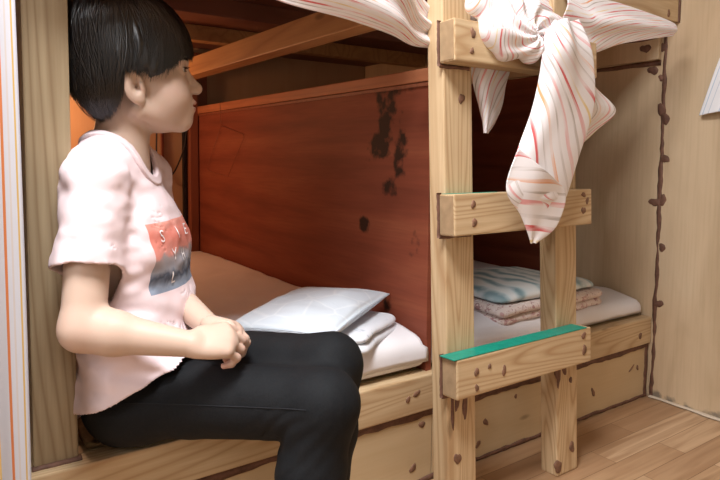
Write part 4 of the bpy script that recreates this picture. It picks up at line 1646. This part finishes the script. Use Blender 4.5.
# right swag from the right post to the wall
rows = []
for s in np.linspace(0, 1, 5):
    r = []
    for (x, zb, zt, y) in ((1.44, 1.205, 1.40, 1.12), (1.535, 1.190, 1.365, 1.115), (1.60, 1.205, 1.36, 1.112), (1.72, 1.243, 1.36, 1.11), (1.86, 1.272, 1.355, 1.11), (1.97, 1.292, 1.35, 1.11), (2.03, 1.302, 1.345, 1.112)):
        r.append((x, y - 0.025 * math.sin(math.pi * s) * (1.2 - (x - 1.44)), zb + (zt - zb) * s))
    rows.append(r)
v, f, uv = ruled(rows, 90, 50, 0.002, lambda U, V: 0.007 * np.sin(V * 13 + U * 3) * (1.1 - U), uvfn=lambda U, V: (V * 0.20 - 0.16 * U, U * 0.7))
mk('swag', v, f, M['stripe'], cur, True, uv=uv)


def lad_y(z):           # front of the rungs at height z (the ladder leans)
    return 1.000 + 0.0437 * z


# the knot: twisted lump of cloth over the rung
yk = lad_y(1.18)
KC = A(1.175, yk - 0.012, 1.185)


def d_knot(p):
    q = p - KC
    d = ell(p, KC + A(-0.02, 0, 0.01), (0.085, 0.048, 0.062))
    d = smin(d, rc(p, KC + A(-0.10, 0.02, 0.075), KC + A(0.03, -0.022, -0.02), 0.030, 0.036), 0.02)
    d = smin(d, rc(p, KC + A(-0.02, 0.0, 0.07), KC + A(0.15, 0.01, 0.045), 0.036, 0.04), 0.02)
    d = smin(d, rc(p, KC + A(0.05, -0.015, 0.06), KC + A(0.17, -0.005, -0.02), 0.03, 0.045), 0.02)
    ang = np.arctan2(q[:, 2] - 0.01, q[:, 0] - 0.03)
    rr = np.hypot(q[:, 0] - 0.03, q[:, 2] - 0.01)
    g = 0.0045 * np.sin(ang * 9 + rr * 70 + 2 * vnoise(p, 12)) + 0.003 * vnoise(p, 26)
    return d + g


kv, kq = surface(d_knot, (1.00, 0.95, 1.06), (1.45, 1.16, 1.34), 0.0034, 4)
kk = kv - KC
ang = np.arctan2(kk[:, 2] - 0.01, kk[:, 0] - 0.03)
uv = np.stack([0.16 * np.hypot(kk[:, 0] - 0.03, kk[:, 2] - 0.01) / 0.1 + 0.03 * ang, kk[:, 0] + kk[:, 1] * 2], -1)
mk('knot', kv, kq, M['stripe'], cur, True, uv=uv)

# long tail in front of the second rung, its side flap, and the short tail behind the top rung


def P(x, y, z): return (x, y, z)


TAILROWS = []


def at(px, py, y):
    """point at depth y seen along the measured direction (used while laying out cloth outlines)"""
    d = rt * ((px - 360) / 615.42) - up * ((py - 197.6) / 615.42) + fw
    t = y / d.y
    return (d.x * t, y, 0.9 + d.z * t)


for (py, xl, xr, y, bl) in ((20, 545, 578, 1.020, 0.03), (45, 543, 589, 0.985, 0.03), (75, 540, 593, 0.982, 0.022), (110, 532, 592, 0.985, 0.02), (150, 518, 578, 0.985, 0.018), (190, 506, 566, 0.985, 0.016), (215, 520, 561, 0.99, 0.012), (242, 531, 536, 0.995, 0.0)):
    row = []
    for s in np.linspace(0, 1, 6):
        pxx = xl + (xr - xl) * s
        pyy = py + (8 * (s - 0.2) if 140 < py < 200 else 0) - (14 * s if py == 215 else 0) - (4 * s if py == 242 else 0)
        row.append(at(pxx, pyy, y - bl * math.sin(math.pi * s)))
    TAILROWS.append(row)
v, f, uv = ruled(TAILROWS, 60, 110, 0.0025, lambda U, V: 0.0035 * np.sin(U * 9 + V * 5) * (1 - V * 0.5) + 0.004 * np.sin(U * 16 + 1) * np.exp(-V * 4), uvfn=lambda U, V: (0.87 * 0.11 * U - 0.5 * 0.44 * V, 0.5 * 0.11 * U + 0.87 * 0.44 * V))
mk('tail', v, f, M['stripe'], cur, True, uv=uv)
rows = []
for s1, ((xa, ya), (xb, yb)) in zip(np.linspace(0, 1, 5), (((519, 148), (563, 186)), ((510, 172), (566, 197)), ((508, 190), (562, 212)), ((521, 216), (553, 229)), ((531, 243), (535, 243)))):
    rows.append([at(xa + (xb - xa) * s, ya + (yb - ya) * s, 0.972 + 0.02 * s1 - 0.014 * math.sin(math.pi * s) * (1 - s1 * 0.8)) for s in np.linspace(0, 1, 5)])
v, f, uv = ruled(rows, 50, 60, 0.0025, lambda U, V: 0.0025 * np.sin(U * 8 + V * 4), uvfn=lambda U, V: (0.10 * V + 0.035 * U * (1 - V), U * 0.1))
mk('tail', v, f, M['stripe'], cur, True, uv=uv)
rows = []
for (py, xl, xr, xm) in ((60, 560, 588, 0), (85, 560, 595, 0), (110, 566, 616, 0), (130, 566, 596, 0), (149, 568, 574, 0)):
    row = []
    for s in np.linspace(0, 1, 5):
        row.append(at(xl + (xr - xl) * s, py, 1.005 + 0.02 * s - 0.012 * math.sin(math.pi * s)))
    rows.append(row)
v, f, uv = ruled(rows, 40, 50, 0.0025, lambda U, V: 0.003 * np.sin(U * 7 + V * 4), uvfn=lambda U, V: (0.16 * U, V * 0.2), rot=0.35)
mk('tail', v, f, M['stripe'], cur, True, uv=uv)
rows = []
for (py, xl, xr) in ((40, 468, 512), (64, 470, 511), (85, 473, 505), (105, 478, 501), (122, 482, 494), (133, 484.5, 487)):
    row = []
    for s in np.linspace(0, 1, 5):
        row.append(at(xl + (xr - xl) * s, py, 1.125 - 0.02 * math.sin(math.pi * s) if py > 50 else 1.13))
    rows.append(row)
v, f, uv = ruled(rows, 40, 50, 0.0025, lambda U, V: 0.003 * np.sin(U * 9 + V * 3), uvfn=lambda U, V: (0.11 * U, V * 0.2), rot=0.5)
mk('tail', v, f, M['stripe'], cur, True, uv=uv)

# towel corner on the right wall
rows = []
for (z, yl, yr) in ((1.55, 0.93, 0.70), (1.35, 0.98, 0.70), (1.22, 1.03, 0.70), (1.12, 1.062, 0.72), (1.045, 1.085, 0.74)):
    rows.append([(XW - 0.018 - 0.012 * math.sin(6 * s + z), yl + (yr - yl) * s, z + 0.05 * s * (1 if z < 1.2 else 0)) for s in np.linspace(0, 1, 6)])
v, f, uv = ruled(rows, 50, 60, 0.003, lambda U, V: 0.006 * np.sin(U * 14 + V * 2), (0.4, 0.5))
q = mk('towel', v, f, M['towel'], None, True, uv=uv, origin=(XW - 0.02, 0.9, 1.04))
tag(q, 'white towel with faint blue threads hanging on the right wall', 'towel')

# wire hanger on the panel cap and loose cable on the back wall
mb = MB()
X = 1.0965
mb.tube([(1.118, 2.70, 1.1365), (1.094, 2.70, 1.138), (1.0935, 2.70, 1.12), (1.096, 2.70, 1.05), (1.0975, 2.695, 1.03)], 0.0010, 6)
mb.tube([(X, 2.695, 1.03), (X, 2.45, 0.985), (X, 2.445, 0.97), (X, 2.62, 0.80), (X, 2.86, 0.82), (X, 2.87, 0.84), (X, 2.695, 1.03)], 0.0010, 6)
q = mb.build('wire_hanger', M['wire'], None, True, origin=(1.1, 2.7, 1.0))
tag(q, 'thin wire clothes hanger hooked over the top of the red panel', 'hanger')
mb = MB()
pts = [(1.055, 3.045, 1.25), (1.052, 3.04, 1.02), (1.035, 3.035, 0.92), (0.985, 3.03, 0.81), (0.945, 3.03, 0.775), (0.915, 3.03, 0.80), (0.895, 3.03, 0.88), (0.90, 3.035, 1.0), (0.915, 3.045, 1.2)]
v_ = np.array(pts) - np.array([0, 0.012, 0]); tt = np.linspace(0, len(pts) - 1, 60)
ps = np.stack([np.interp(tt, range(len(pts)), v_[:, k]) for k in range(3)], -1)
for _ in range(6): ps[1:-1] = (ps[:-2] + 2 * ps[1:-1] + ps[2:]) / 4
mb.tube([tuple(p) for p in ps], 0.004, 8)
q = mb.build('cable', M['cable'], None, True, origin=(0.97, 3.04, 1.0))
tag(q, 'thin black cable looping down the back wall behind the person', 'cable')
